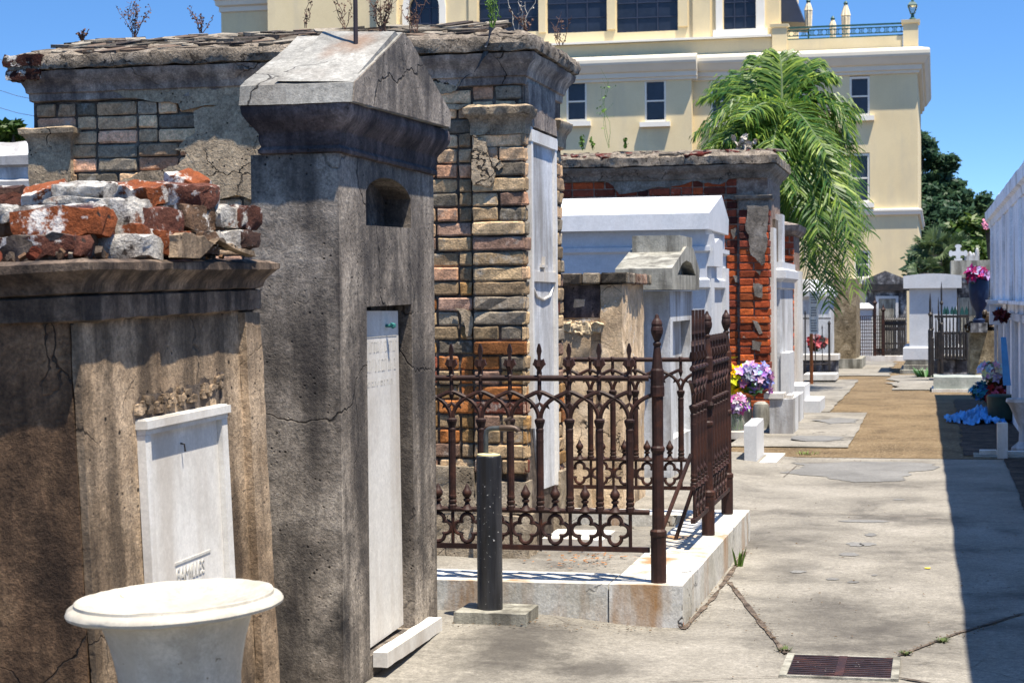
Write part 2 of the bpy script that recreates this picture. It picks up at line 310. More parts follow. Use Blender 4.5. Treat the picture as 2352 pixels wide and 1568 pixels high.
# ================================================================ SETTING: ground sheets
def hgt(x, y):   # the paving rises a little towards the tombs on the left
    s = lambda t: max(0, min(1, t)) ** 2 * (3 - 2 * max(0, min(1, t)))
    return .048 * s((-x - 1.2) / .75) * s((y - 6.9) / 1.1)
def sheet(name, x0, x1, y0, y1, z, mat, nx=1, ny=1, h=None, edge=0, seed=0, label=None):
    mb = MB(); idx = {}
    for j in range(ny + 1):
        for i in range(nx + 1):
            x = x0 + (x1 - x0) * i / nx; y = y0 + (y1 - y0) * j / ny
            if edge:
                if i in (0, nx): x += edge * nz((x, y, seed), 1.9) + edge * .6 * nz((x, y, seed), 6)
                if j in (0, ny): y += edge * nz((x, y, seed), 1.7)
            idx[i, j] = mb.V(x, y, z + (h(x, y) if h else 0))
    for j in range(ny):
        for i in range(nx): mb.F(idx[i, j], idx[i + 1, j], idx[i + 1, j + 1], idx[i, j + 1])
    o = mk(name, mb, mat); o['kind'] = 'structure'; return o
sheet('ground', -900, 900, -300, 1500, -.03, M['dirt'])
sheet('path', -2.9, .66, .5, 17.3, 0, M['concrete'], 60, 110, hgt)
sheet('gravel_path', -2.0, .9, 17.3, 62, .004, M['gravel'], 6, 60)
sheet('gravel_apron', -6, -2.0, 24, 62, -.004, M['gravel'], 4, 20)
sheet('concrete_pad', -2.05, -.86, 18.35, 23.9, .016, M['concrete'], 8, 30, edge=.018, seed=3)
sheet('concrete_pad', -2.3, -1.35, 24.0, 33.4, .018, M['concrete'], 8, 40, edge=.04, seed=5)
sheet('concrete_pad', -2.3, -.9, 35.0, 43, .018, M['concrete'], 8, 30, edge=.12, seed=8)
sheet('sand_patch', -.75, .1, 29.8, 35.4, .02, M['concrete'], 10, 12, edge=.22, seed=11)
sheet('soil_shade_bed', .6, 4, .5, 17.5, .008, M['dirt'], 20, 80, edge=.03, seed=2)
sheet('soil_shade_bed', .25, 4, 17.6, 27.2, .012, M['dirt'], 12, 40, edge=.05, seed=4)  # gravel strip by the wall: its shade is painted as a dark soil sheet
# darker grey patches and small marks laid on the concrete (outlines traced from the picture)
M['patch'] = stone('dark_concrete', (.12, .118, .112, 1), (.155, .152, .145, 1), (.19, .187, .178, 1), 2, fine=.4, bump=.3)
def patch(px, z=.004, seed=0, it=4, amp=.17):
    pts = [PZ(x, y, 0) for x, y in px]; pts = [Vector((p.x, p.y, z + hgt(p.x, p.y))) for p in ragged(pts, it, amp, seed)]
    mb = MB(); mb.F(*[mb.V(p) for p in pts]); o = mk('dark_patch', mb, M['patch']); o['kind'] = 'structure'
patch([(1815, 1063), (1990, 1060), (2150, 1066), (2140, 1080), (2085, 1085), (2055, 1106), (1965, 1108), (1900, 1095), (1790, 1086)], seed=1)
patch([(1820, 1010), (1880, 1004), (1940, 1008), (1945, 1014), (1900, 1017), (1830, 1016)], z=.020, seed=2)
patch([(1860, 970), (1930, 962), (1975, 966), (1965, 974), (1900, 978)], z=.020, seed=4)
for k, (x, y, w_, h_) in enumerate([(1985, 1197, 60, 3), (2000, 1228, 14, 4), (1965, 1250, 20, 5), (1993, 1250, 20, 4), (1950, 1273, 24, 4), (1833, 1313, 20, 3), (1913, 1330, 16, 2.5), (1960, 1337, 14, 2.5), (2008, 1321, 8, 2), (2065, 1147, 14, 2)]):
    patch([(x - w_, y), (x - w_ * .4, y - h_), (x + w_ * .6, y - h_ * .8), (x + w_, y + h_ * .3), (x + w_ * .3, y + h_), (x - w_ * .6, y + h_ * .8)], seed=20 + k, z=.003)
# joints in the paving
def joint(name, pts, w_, z=.006, mat='mortar'):
    mb = MB(); P = []
    for (a, b) in zip(pts, pts[1:]):
        for k in range(12): P.append(PZ(a[0] + (b[0] - a[0]) * k / 12, a[1] + (b[1] - a[1]) * k / 12))
    P.append(PZ(*pts[-1])); L = []
    for i, p in enumerate(P):
        d = P[min(i + 1, len(P) - 1)] - P[max(0, i - 1)]; n = Vector((-d.y, d.x, 0)).normalized()
        q = w_ * max(.25, 1 + .9 * nz(p, 9) + .7 * nz(p, 31)); zz = z + hgt(p.x, p.y)
        L.append((mb.V(p.x + n.x * q, p.y + n.y * q, zz), mb.V(p.x - n.x * q, p.y - n.y * q, zz)))
    for a, b in zip(L, L[1:]): mb.F(a[0], a[1], b[1], b[0])
    o = mk(name, mb, M[mat]); o['kind'] = 'structure'
joint('paving_joint', [(1675, 1338), (1760, 1448), (1806, 1502)], .012)
joint('paving_joint', [(1570, 1446), (1640, 1372), (1712, 1268)], .012)
joint('paving_joint', [(2062, 1508), (2200, 1455), (2352, 1409)], .008)
joint('paving_joint', [(1705, 1172), (2000, 1184), (2352, 1203)], .004)
joint('paving_joint', [(2055, 1556), (2110, 1566), (2180, 1580)], .008)
joint('paving_joint', [(1500, 1572), (1560, 1566), (1720, 1557), (1800, 1556)], .003)
joint('paving_joint', [(2090, 1122), (2350, 1130)], .003)
joint('paving_joint', [(1800, 1096), (1812, 1086), (1830, 1070)], .003)
# hills of nothing: open sky behind.  Cast drain
def drain():
    x0, x1, y0, y1 = -.60, -.16, 7.25, 7.70
    t = thing('drain_grate', 'rusty iron drain grate set in the concrete path near the bottom edge', 'drain grate', ((x0 + x1) / 2, (y0 + y1) / 2, 0))
    mb = MB()
    for a in ((x0 - .012, x0 + .018, y0, y1), (x1 - .018, x1 + .012, y0, y1)): mb.box(a[0], a[1], a[2], a[3], -.05, .012)
    for a in ((x0 + .018, x1 - .018, y0, y0 + .015), (x0 + .018, x1 - .018, y1 - .018, y1)): mb.box(a[0], a[1], a[2], a[3], -.05, .010)
    mk('frame', mb, M['grey_tomb'], t, bevel=.003)
    mb = MB(); n = 11
    for k in range(n):
        y = y0 + .03 + (y1 - y0 - .06) * k / (n - 1)
        mb.box(x0 + .02, x1 - .02, y - .009, y + .009, -.02, .009)
    mb.box((x0 + x1) / 2 - .017, (x0 + x1) / 2 + .017, y0 + .02, y1 - .02, -.018, .0115)
    mk('bars', mb, M['iron'], t, bevel=.002)
    mb = MB(); mb.V(x0, y0, .0065); mb.V(x1, y0, .0065); mb.V(x1, y1, .0065); mb.V(x0, y1, .0065); mb.F(0, 1, 2, 3); mk('pit', mb, M['black_pipe'], t)
drain()
def tuft(name, label, cat, c, r, h, n, mat, seed, group=None, spread=1.0):
    rnd = random.Random(seed); mb = MB(); c = Vector(c)
    for k in range(n):
        a = rnd.uniform(0, 6.28); p = c + Vector((math.cos(a), math.sin(a), 0)) * r * math.sqrt(rnd.random()); d = Vector((math.cos(a) * spread, math.sin(a) * spread, 1.3)).normalized(); L = h * rnd.uniform(.5, 1.1)
        q = Vector((-d.y, d.x, 0)).normalized() * L * .09
        i = [mb.V(p - q), mb.V(p + q), mb.V(p + d * L * .6 + q * .7), mb.V(p + d * L * .6 - q * .7), mb.V(p + d * L + Vector((0, 0, -L * .1)))]
        mb.F(i[0], i[1], i[2], i[3]); mb.F(i[3], i[2], i[4])
    o = mk(name, mb, mat, loc=c); tag(o, label, cat, group); return o
for k, (x, y, r, lb) in enumerate([(1802, 1495, .022, 'moss tuft at the foot of the left paving joint by the drain'), (2163, 1474, .022, 'moss tuft in the paving joint right of the drain'), (2080, 1504, .01, 'tiny moss sprig by the right corner of the drain')]):
    tuft('moss_tuft', lb, 'moss', PZ(x, y), r, .035, 60, M['moss'], k, 'moss in the paving joints', 1.6)
mb = MB(); p = PZ(2130, 1306)
mb.extr(ragged([p + Vector((-.017, -.01, .004)), p + Vector((.012, -.013, .004)), p + Vector((.018, .012, .004)), p + Vector((-.01, .013, .004))], 1, .2, 3), (0, 0, .004)); M['yellow'] = plain('yellow_petal', (.75, .62, .08, 1), .7)
tag(mk('fallen_petal', mb, M['yellow'], loc=p), 'small yellow petal lying on the sunlit concrete path', 'petal')
tuft('grass_tuft', 'green grass blades growing beside the right marble kerb', 'grass tuft', PZ(1697, 1300), .02, .13, 9, M['weed_green'], 4, spread=.35)
tuft('grass_tuft', 'dry grass sprig at the outer corner of the marble kerb', 'grass tuft', PZ(1571, 1443), .02, .04, 9, M['weed_dry'], 5, spread=1.2)
tuft('grass_tuft', 'low green grass along the far edge of the concrete path', 'grass tuft', PZ(1855, 1044), .12, .05, 40, M['weed_green'], 6, spread=1.0)
# ================================================================ MARBLE KERB AND PLOT
CZ = .19
t = thing('marble_kerb', 'rust-stained white marble kerb round the iron-fenced plot', 'kerb', (-1.3, 8.4, 0))
mb = MB(); mb.box(-3.4, -1.475, 8.262, 8.60, 0, CZ); mk('kerb_block', mb, M['marble_curb'], t, bevel=.014, seg=3, rough=(.12, .003, 3))
mb = MB(); mb.box(-1.468, -1.13, 8.255, 8.72, 0, CZ + .002); mk('kerb_block', mb, M['marble_curb'], t, bevel=.014, seg=3, rough=(.12, .003, 3))
mb = MB(); mb.box(-1.47, -1.128, 8.726, 10.95, 0, CZ); mk('kerb_block', mb, M['marble_curb'], t, bevel=.014, seg=3, rough=(.12, .003, 3))
mb = MB(); mb.box(-1.47, -1.13, 10.955, 11.35, 0, CZ - .004); mk('kerb_block', mb, M['marble_curb'], t, bevel=.014, seg=3, rough=(.12, .003, 3))
mb = MB(); mb.box(-6, -1.475, 11.05, 11.35, 0, CZ - .01); mk('kerb_block', mb, M['marble_curb'], t, bevel=.014, seg=3)
mb = MB(); mb.box(-6, -1.474, 8.602, 11.048, .05, .113); o = mk('plot_floor', mb, M['concrete'], rough=(.15, .006, 2)); o['kind'] = 'structure'
for o, (pl, seedk) in enumerate([([(1560, 1226), (1600, 1212), (1612, 1222), (1570, 1262), (1545, 1270)], 1)]): pass
# ================================================================ CAST IRON FENCE
def lathe_mb(prof, n=10, c=(0, 0, 0)):
    m = MB(); m.lathe(prof, c, n); return m
def picket_mb(tall=0, plain_top=False):
    m = MB()
    m.lathe([(.021, .325), (.021, .345), (.017, .35), (.02, .358), (.02, .366), (.0165, .372), (.0195, .38), (.0195, .388), (.0178, .395), (.0178, .64), (.0185, .645), (.0185, .653), (.0178, .658), (.0178, .69), (.019, .697), (.019, .705), (.016, .71), (.021, .728), (.025, .74), (.025, .75), (.014, .757)], n=10)
    m.lathe([(.006, .845), (.014, .868), (.010, .885), (.0095, .93), (.0155, .932), (.0155, .956), (.010, .962), (.008, .98 if not plain_top else .963)], n=8)
    if plain_top: return m
    out = [(.012, .962), (.009, .982), (.020, .998), (.031, 1.008), (.026, 1.018), (.021, 1.034), (.010, 1.028), (.006, 1.032), (.0065, 1.05), (.0115, 1.07), (.009, 1.085), (.003, 1.105 + tall)]
    if tall: out = [(x, z if z < 1.0 else z + tall * .6) for x, z in out]; out[0] = (.012, .962)
    pts = [Vector((x, -.008, z)) for x, z in out] + [Vector((-x, -.008, z)) for x, z in out[::-1]]
    m.extr(pts, (0, .016, 0))
    m.extr([Vector((.008, y, z)) for y, z in [(-.022, 1.0), (-.016, 1.03), (.016, 1.03), (.022, 1.0), (.009, .98), (-.009, .98)]], (-.016, 0, 0))
    return m
def bud_mb():
    return lathe_mb([(.03, .325), (.014, .345), (.010, .36), (.018, .365), (.018, .373), (.011, .378), (.022, .392), (.024, .405), (.017, .418), (.012, .425), (.010, .432), (.001, .448)], 9)
def arch_mb(sp, n, first=True, last=True):
    m = MB()
    for i in range(n):
        x = i * sp
        for sgn in (-1, 1):
            pts = []
            for k in range(9):
                a = k / 8 * math.pi / 2
                pts.append(Vector((x + sgn * sp * (1 - math.cos(a)) * 1.0 + sgn * .004, 0, .752 + .118 * math.sin(a) + (.012 * max(0, k - 6) / 2))))
            m.tube(pts, .0105, 7)
            for a, s2 in ((.52, 1), (.6, -1), ):
                p = Vector((x + sgn * sp * (1 - math.cos(a)), 0, .752 + .118 * math.sin(a)))
                nrm = Vector((-sgn * math.cos(a) * .8, 0, .55)) if s2 > 0 else Vector((sgn * .8, 0, -.45))
                m.tube([p, p + nrm.normalized() * .014, p + nrm.normalized() * .026 + Vector((0, 0, .006 * s2))], [.011, .008, .001], 6)
        m.tube([Vector((x, 0, .865)), Vector((x, 0, .85)), Vector((x, 0, .832))], [.01, .008, .001], 6)
    return m
def quat_mb(sp, n):
    m = MB(); zc = .238
    for i in range(n):
        cx = (i + .5) * sp
        for k in range(4):
            a0 = k * math.pi / 2; c = Vector((cx + math.cos(a0) * .034 * (sp / .142), 0, zc + math.sin(a0) * .037)); r = .03
            pts = [c + Vector((math.cos(a0 + b) * r * (sp / .142), 0, math.sin(a0 + b) * r)) for b in [(-125 + 250 * j / 10) * math.pi / 180 for j in range(11)]]
            m.tube(pts, [.002] + [.0095] * 9 + [.002], 7)
        m.tube([Vector((i * sp, 0, .16)), Vector((i * sp, 0, .32))], .0085, 6)
    m.tube([Vector((n * sp, 0, .16)), Vector((n * sp, 0, .32))], .007, 6)
    return m
fence = thing('iron_fence', 'rusty cast iron grave fence with spear finials, quatrefoil panels and an open gate', 'fence', (-1.25, 8.343, CZ))
def put(o, Mx): o.matrix_local = Mx
PKM = None
def panel(origin, ang, n, sp, lead, tail, tall=0, name='panel', plain_top=False):
    """one railing panel: local x runs along it; pickets at 0, sp, 2sp..; rails overrun by lead and tail"""
    Mx = Matrix.Translation(Vector(origin) - Vector((-1.25, 8.343, CZ))) @ Matrix.Rotation(ang, 4, 'Z')
    L0, L1 = -lead, (n - 1) * sp + tail
    p = mk(name, arch_mb(sp, n), M['iron'], smooth=True); p.parent = fence; put(p, Mx)
    m = MB(); m.tube([(L0, 0, .944), (L1, 0, .944)], .014, 10); mk('rail', m, M['iron'], smooth=True).parent = p
    m = MB(); m.tube([(L0, 0, .325), (L1, 0, .325)], .0125, 10); mk('rail', m, M['iron'], smooth=True).parent = p
    m = MB(); m.box(L0, L1, -.012, .012, .140, .163); mk('rail', m, M['iron'], bevel=.002).parent = p
    q = mk('quatrefoil_band', quat_mb(sp, n - 1), M['iron'], smooth=True); q.parent = p
    pk = None
    for i in range(n):
        if pk is None: k = pk = mk('picket', picket_mb(tall, plain_top), M['iron'], bevel=.002)
        else: k = pk.copy(); COL.objects.link(k)
        k.parent = p; k.location = (i * sp, 0, 0)
    bd = None
    for i in range(n - 1):
        if bd is None: k = bd = mk('bud_finial', bud_mb(), M['iron'], smooth=True)
        else: k = bd.copy(); COL.objects.link(k)
        k.parent = p; k.location = ((i + .5) * sp, 0, 0)
    return p
FX = PY(1446, 965, 8.343).x; SP = .1416
panel((FX, 8.343, CZ), math.pi, 11, SP, .09, .2)
panel((PY(1564, 950, 11.2).x, 11.2, CZ - .01), math.pi, 16, SP, .22, .2, plain_top=True)
YB, YC = 10.09, 11.12
panel((-1.235, YB + .17, CZ), math.pi / 2, 6, SP, .14, .12)
panel((-1.235, 9.50, CZ + .0), math.pi / 2, 4, .14, .06, .12, tall=.09, name='gate_leaf')
def post(x, y, name='post'):
    m = MB()
    m.lathe([(.036, 0), (.036, .215), (.039, .22), (.039, .24), (.029, .25), (.027, .6), (.033, .612), (.033, .625), (.0265, .633), (.027, .86), (.033, .862), (.033, .905), (.031, .91), (.031, .98), (.026, .99), (.016, 1.085), (.014, 1.09), (.019, 1.098), (.019, 1.106), (.012, 1.113), (.017, 1.125), (.027, 1.15), (.029, 1.165), (.027, 1.178), (.025, 1.182), (.026, 1.195), (.021, 1.208), (.012, 1.22), (.01, 1.226), (.007, 1.236), (.001, 1.24)], (x, y, CZ), 12)
    return mk(name, m, M['iron'], fence, smooth=False)
post(-1.252, 8.343); post(-1.235, YB); post(-1.245, YC)
m = MB()
for a, b in (((-1.245, 9.46, CZ + .5), (-1.44, 9.20, CZ - .07)), ((-1.245, 9.9, CZ + .42), (-1.41, 9.86, CZ - .07))):
    m = MB(); m.tube([a, b], .011, 8); mk('brace', m, M['iron'], fence)
m = MB(); m.lathe([(.012, -.02), (.02, 0), (.012, .02)], (-1.215, YB - .02, CZ + .72), 8); mk('gate_knob', m, M['iron'], fence)
# ================================================================ BLACK STANDPIPE
bx, by = PZ(1119, 1406, .09).x, 8.05
t = thing('standpipe', 'black painted steel post holding a water tap, speckled with paint', 'standpipe', (bx, by, .098))
zt = PY(1118, 1045, by).z
m = MB(); R_ = .0575
m.lathe([(R_, 0.098), (R_, zt - .006), (R_ - .003, zt)], (bx, by, 0), 28); mk('sleeve', m, M['black_pipe'], t, smooth=False)
M['yellow_cap'] = plain('yellow_cream_cap', (.62, .56, .3, 1), .7, var=.2)
m = MB(); m.lathe([(R_ - .004, zt - .004), (R_ - .006, zt + .006), (.02, zt + .010), (.02, zt + .004)], (bx, by, 0), 28); mk('cap', m, M['yellow_cap'], t)
zp = PY(1140, 984, by).z
m = MB(); px_ = PY(1116, 1000, by).x; pr_ = PY(1168, 985, by).x
m.tube([(px_, by, zt - .02), (px_, by, zp - .03), (px_ + .004, by, zp - .012), (px_ + .014, by, zp - .003), (px_ + .03, by, zp), (pr_ - .03, by, zp + .003)], .0115, 10); mk('riser_pipe', m, M['steel'], t, smooth=True)
m = MB(); m.tube([(pr_ - .04, by, zp + .003), (pr_, by, zp + .004), (pr_ + .03, by, zp + .002), (pr_ + .045, by, zp - .008), (pr_ + .047, by, zp - .014)], [.014, .016, .012, .012, .011], 10)
m.tube([(pr_, by, zp), (pr_, by, zp + .035)], .009, 8); m.tube([(pr_ - .02, by, zp + .036), (pr_ + .012, by + .01, zp + .05)], .007, 6)
tap = mk('tap', m, M['brass'], t, smooth=True)
# its footing: a separate concrete block
c = [PZ(1034, 1432, .05), PZ(1214, 1432, .05)]
m = MB(); m.box(c[0].x + .01, c[1].x - .005, 7.93, 8.20, .02, .098); tag(mk('footing_block', m, M['grey_tomb'], bevel=.008, rough=(.06, .004, 6), loc=(bx, by, .02)), 'square concrete block under the black standpipe', 'concrete block')
# ================================================================ TALL GREY MONUMENT
from mathutils.geometry import tessellate_polygon
def holed_front(m, X, outer, holes, depth):
    """front wall in plane x=X facing +x with recesses; outer and holes are (y, z) loops"""
    loops = [[Vector((X, y, z)) for y, z in outer]] + [[Vector((X, y, z)) for y, z in h] for h in holes]
    flat = [p for l in loops for p in l]; base = [m.V(p) for p in flat]
    for tri in tessellate_polygon(loops):
        a, b, c = [flat[i] for i in tri]
        n = (b - a).cross(c - a)
        tri = tri if n.x > 0 else tri[::-1]
        m.F(*[base[i] for i in tri])
    k = len(loops[0]); out_idx = base[:k]
    for h, d in zip(loops[1:], depth):
        ids = base[k:k + len(h)]; k += len(h)
        bk = [m.V(p - Vector((d, 0, 0))) for p in h]
        for i in range(len(h)): j = (i + 1) % len(h); m.F(ids[i], ids[j], bk[j], bk[i])
        m.F(*bk)
    return out_idx
mon = thing('grey_monument', 'tall narrow grey cement grave monument with a gabled top and an arched niche', 'grave monument', (-2.37, 7.25, 0))
X0, X1, Y0, Y1, ZB = -2.545, -2.195, 6.583, 7.922, 2.06
m = MB()
arch = [(6.922, 1.80), (7.557, 1.812)] + [(7.557 - .635 * k / 12, 1.935 + .07 * math.sin(math.pi * k / 12) ** .6) for k in range(13)]
oi = holed_front(m, X1, [(Y0, -.02), (Y1, -.02), (Y1, ZB), (Y0, ZB)], [arch, [(6.917, .09), (7.553, .09), (7.553, 1.485), (6.917, 1.478)]], [.12, .11])
b = [m.V(X0, y, z) for y, z in [(Y0, -.02), (Y1, -.02), (Y1, ZB), (Y0, ZB)]]
for i in range(4): j = (i + 1) % 4; m.F(oi[j], oi[i], b[i], b[j])
m.F(*b[::-1])
body = mk('shaft', m, M['mon_side'], mon)
m = MB(); m.loft(X0 + .05, X1, Y0, Y1, [(-.02, ZB - .001), (.006, ZB), (.014, ZB + .004), (.016, ZB + .016), (.010, ZB + .024), (.006, ZB + .03), (.014, ZB + .055), (.012, ZB + .075), (.02, ZB + .09), (.046, ZB + .12), (.062, ZB + .15), (.066, ZB + .175), (.058, ZB + .2), (.03, ZB + .21), (.02, ZB + .24)])
mk('cornice', m, M['mon_dark'], mon, smooth=False, rough=(.09, .003, 8))
XF = -2.115
g = [PX(808, 234, XF), PX(811, 189, XF), PX(905, 96, XF), PX(924, 74, XF), PX(940, 90, XF), PX(1036, 262, XF), PX(1033, 294, XF)]
m = MB(); m.extr([Vector((XF, p.y, p.z)) for p in g], (-.45, 0, 0))
mk('gable_roof', m, M['mon_roof'], mon, bevel=.006, rough=(.07, .0045, 7))
# front face of the gable is the stained cement
m = MB(); cy = sum(p.y for p in g) / 7; cz = sum(p.z for p in g) / 7
m.extr([Vector((XF - .002, cy + (p.y - cy) * .988, cz + (p.z - cz) * .982)) for p in g], (.006, 0, 0)); mk('gable_face', m, M['mon_side'], mon, bevel=.003)
# broken cracks of the roof: two slabs that have slipped
m = MB()
pr0 = PX(921, 66, XF); 
m.extr([Vector((XF - .01, p.y, p.z)) for p in (PX(812, 187, XF), PX(830, 187, XF), PX(922, 84, XF), PX(912, 72, XF))], (-.30, .0, .012)); mk('roof_slab', m, M['mon_roof'], mon, bevel=.005, rough=(.08, .005, 9))
m = MB(); p = PX(817, 78, -2.24); m.tube([(p.x, p.y, p.z - .05), (p.x, p.y, p.z + .5), (p.x + .003, p.y, 3.3)], .0095, 8); mk('iron_rod', m, M['rustpole'], mon)
m = MB(); XT = X1 - .035
tb = [PX(841, 718, XT), PX(931, 715, XT), PX(943, 1432, XT), PX(857, 1508, XT)]
m.extr([Vector((XT, 6.93, 1.462)), Vector((XT, 7.465, 1.458)), Vector((XT, 7.50, .115)), Vector((XT, 6.94, .10))], (-.05, 0, 0))
tab = mk('marble_tablet', m, M['marble'], mon, bevel=.004)
m = MB(); rnd = random.Random(5)
def strokes(y0, y1, zt, h, tilt):
    y = y0
    while y < y1:
        w_ = rnd.uniform(.004, .008); hh = h * rnd.choice((1, 1, .95, .6)); zz = zt + tilt * (y - y0)
        lo = zz - h if rnd.random() < .8 else zz - hh
        m.box(XT - .002, XT + .0012, y, y + w_ * .45, lo, lo + hh)
        if rnd.random() < .5: m.box(XT - .002, XT + .0012, y + w_ * .6, y + w_ * 2, lo, lo + .004)
        if rnd.random() < .35: m.box(XT - .002, XT + .0012, y + w_ * .6, y + w_ * 2, lo + hh - .004, lo + hh)
        y += rnd.uniform(.012, .03)
m.box(XT - .002, XT + .0015, 6.935, 7.44, 1.352, 1.357); strokes(6.955, 7.44, 1.335, .045, .0); strokes(6.97, 7.42, 1.262, .05, 0); strokes(7.02, 7.38, 1.175, .022, 0)
M['ink_marble'] = plain('engraved_marble', (.42, .40, .36, 1), .8, var=.25, scale=30)
mk('inscription', m, M['ink_marble'], tab)
m = MB(); p = PX(886, 748, XT); m.tube([(XT - .02, p.y, p.z), (XT + .02, p.y, p.z), (XT + .028, p.y, p.z + .01)], .007, 8); m.lathe([(.004, -.012), (.013, -.004), (.013, .006), (.003, .012)], (XT + .028, p.y + .012, p.z), 8)
mk('hook', m, M['verdigris'], mon)
m = MB(); m.box(X1 + .002, X1 + .062, 6.945, 7.775, .042, .102); mk('marble_ledge', m, M['marble'], mon, bevel=.008, rough=(.06, .003, 9))

# bits of leaf and grit along the kerb, the joints and the wall foot
rnd = random.Random(21); m = MB()
def scatter(px0, px1, n, wd):
    a, b = PZ(*px0), PZ(*px1)
    for k in range(n):
        p = a.lerp(b, rnd.random()); x, y = p.x + rnd.gauss(0, wd), p.y + rnd.gauss(0, wd * 1.5); s = rnd.uniform(.003, .011); q0 = rnd.random() * 6.28; z = .0065 + hgt(x, y)
        m.F(*[m.V(x + math.cos(q0 + q * 1.57) * s * (1, .5)[q % 2], y + math.sin(q0 + q * 1.57) * s * (1, .5)[q % 2], z + rnd.uniform(0, .007)) for q in range(4)])
scatter((1672, 1338), (1806, 1502), 90, .02); scatter((1572, 1446), (1712, 1262), 160, .03); scatter((2062, 1508), (2352, 1409), 70, .02); scatter((1700, 1480), (2100, 1300), 60, .35); scatter((1010, 1460), (1540, 1446), 90, .04); scatter((1760, 1060), (2160, 1050), 120, .12); scatter((2220, 1500), (2330, 1120), 60, .15); scatter((1720, 1250), (2050, 1130), 60, .4)
M['grit'] = plain('leaf_grit', (.1, .065, .035, 1), .9, var=.7, scale=40)
o = mk('path_grit', m, M['grit']); o['kind'] = 'stuff'; tag(o, 'scattered brown leaf bits and grit on the concrete path and along its joints', 'leaf litter')
def chunk(L, W, H, seed, amp=.012):
    m = MB(); rnd = random.Random(seed); nx, ny, nzz = 7, 4, 3
    pts = {}
    for i in range(nx + 1):
        for j in range(ny + 1):
            for k in range(nzz + 1):
                if i in (0, nx) or j in (0, ny) or k in (0, nzz):
                    p = Vector((i / nx - .5, j / ny - .5, k / nzz - .5)); q = Vector((p.x * L, p.y * W, p.z * H))
                    e = (abs(p.x) > .49) + (abs(p.y) > .49) + (abs(p.z) > .49)
                    q *= (1, 1, .985, .95)[e]
                    q += Vector((nz(q, 22, seed), nz(q, 22, seed + 9), nz(q, 22, seed + 17))) * amp + Vector((nz(q, 60, seed), nz(q, 60, seed + 5), nz(q, 60, seed + 3))) * amp * .45
                    pts[i, j, k] = m.V(q)
    cb = random.Random(seed + 77)
    def fc(*k): m.F(*[pts[x] for x in k])
    for i in range(nx):
        for j in range(ny):
            fc((i, j, 0), (i, j + 1, 0), (i + 1, j + 1, 0), (i + 1, j, 0)); fc((i, j, nzz), (i + 1, j, nzz), (i + 1, j + 1, nzz), (i, j + 1, nzz))
    for i in range(nx):
        for k in range(nzz):
            fc((i, 0, k), (i + 1, 0, k), (i + 1, 0, k + 1), (i, 0, k + 1)); fc((i, ny, k), (i, ny, k + 1), (i + 1, ny, k + 1), (i + 1, ny, k))
    for j in range(ny):
        for k in range(nzz):
            fc((0, j, k), (0, j, k + 1), (0, j + 1, k + 1), (0, j + 1, k)); fc((nx, j, k), (nx, j + 1, k), (nx, j + 1, k + 1), (nx, j, k + 1))
    return m
# ================================================================ FOREGROUND TOMB (leans a little)
PIV = Vector((-2.25, 5.2, .9))
fg = thing('plastered_tomb', 'low brown plastered tomb with a moulded cornice, broken at the top', 'tomb', (-2.25, 5.2, .9))
m = MB(); YN, YF, XB = 4.53, 5.845, -4.6
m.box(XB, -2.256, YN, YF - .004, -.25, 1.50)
# the two visible faces are separate skins: the end is rougher, its shade put into a darker colour
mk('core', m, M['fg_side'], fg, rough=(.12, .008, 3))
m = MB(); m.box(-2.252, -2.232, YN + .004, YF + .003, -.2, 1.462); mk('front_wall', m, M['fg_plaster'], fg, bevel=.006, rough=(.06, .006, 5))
m = MB(); m.box(-2.232, -2.205, 5.70, YF, -.2, 1.455); mk('pilaster', m, M['fg_plaster'], fg, bevel=.014, seg=3, rough=(.05, .005, 5))
m = MB(); m.loft(XB, -2.23, YN, YF, [(-.02, 1.45), (.004, 1.462), (.022, 1.465), (.024, 1.528), (.008, 1.534), (.03, 1.54), (.036, 1.56), (.05, 1.575), (.07, 1.592), (.078, 1.598), (.078, 1.618), (.05, 1.628), (-.06, 1.632)])
mk('cornice', m, M['fg_cornice'], fg, rough=(.05, .006, 6))
m = MB(); 
VD0 = (PIV - CP).normalized(); TI = Matrix.Rotation(rad(2.3), 3, VD0)
m.extr([PIV + TI @ (p - PIV) for p in ragged([PX(x, y, -2.162) for x, y in [(409, 590), (410, 540), (425, 534), (447, 537), (470, 541), (487, 557), (497, 561), (511, 546), (521, 560), (545, 566), (560, 573), (584, 576), (588, 590)]], 2, .13, 4)], (-.03, 0, 0)); mk('plaster_remnant', m, M['fg_plaster'], fg, rough=(.03, .002, 12))
# broken plaster with rubble showing above the tablet
m = MB(); pts = ragged([Vector((-2.231, y, z)) for y, z in [(4.84, 1.165), (4.86, 1.215), (5.0, 1.235), (5.2, 1.245), (5.38, 1.262), (5.47, 1.275), (5.56, 1.262), (5.53, 1.215), (5.51, 1.165)]], 3, .14, 6)
m.F(*[m.V(p) for p in pts]); mk('broken_plaster', m, M['mortar'], fg)
rnd = random.Random(14)
m = MB()
for k in range(34):
    y = rnd.uniform(4.87, 5.53); c = chunk(rnd.uniform(.02, .06), .02, rnd.uniform(.012, .028), k, .008); m.add(c, Matrix.Translation((-2.230, y, 1.178 + rnd.random() * .045 + (y - 4.87) * .05)) @ Matrix.Rotation(math.pi / 2, 4, 'Z'))
mk('plaster_rubble', m, M['fg_plaster'], fg)
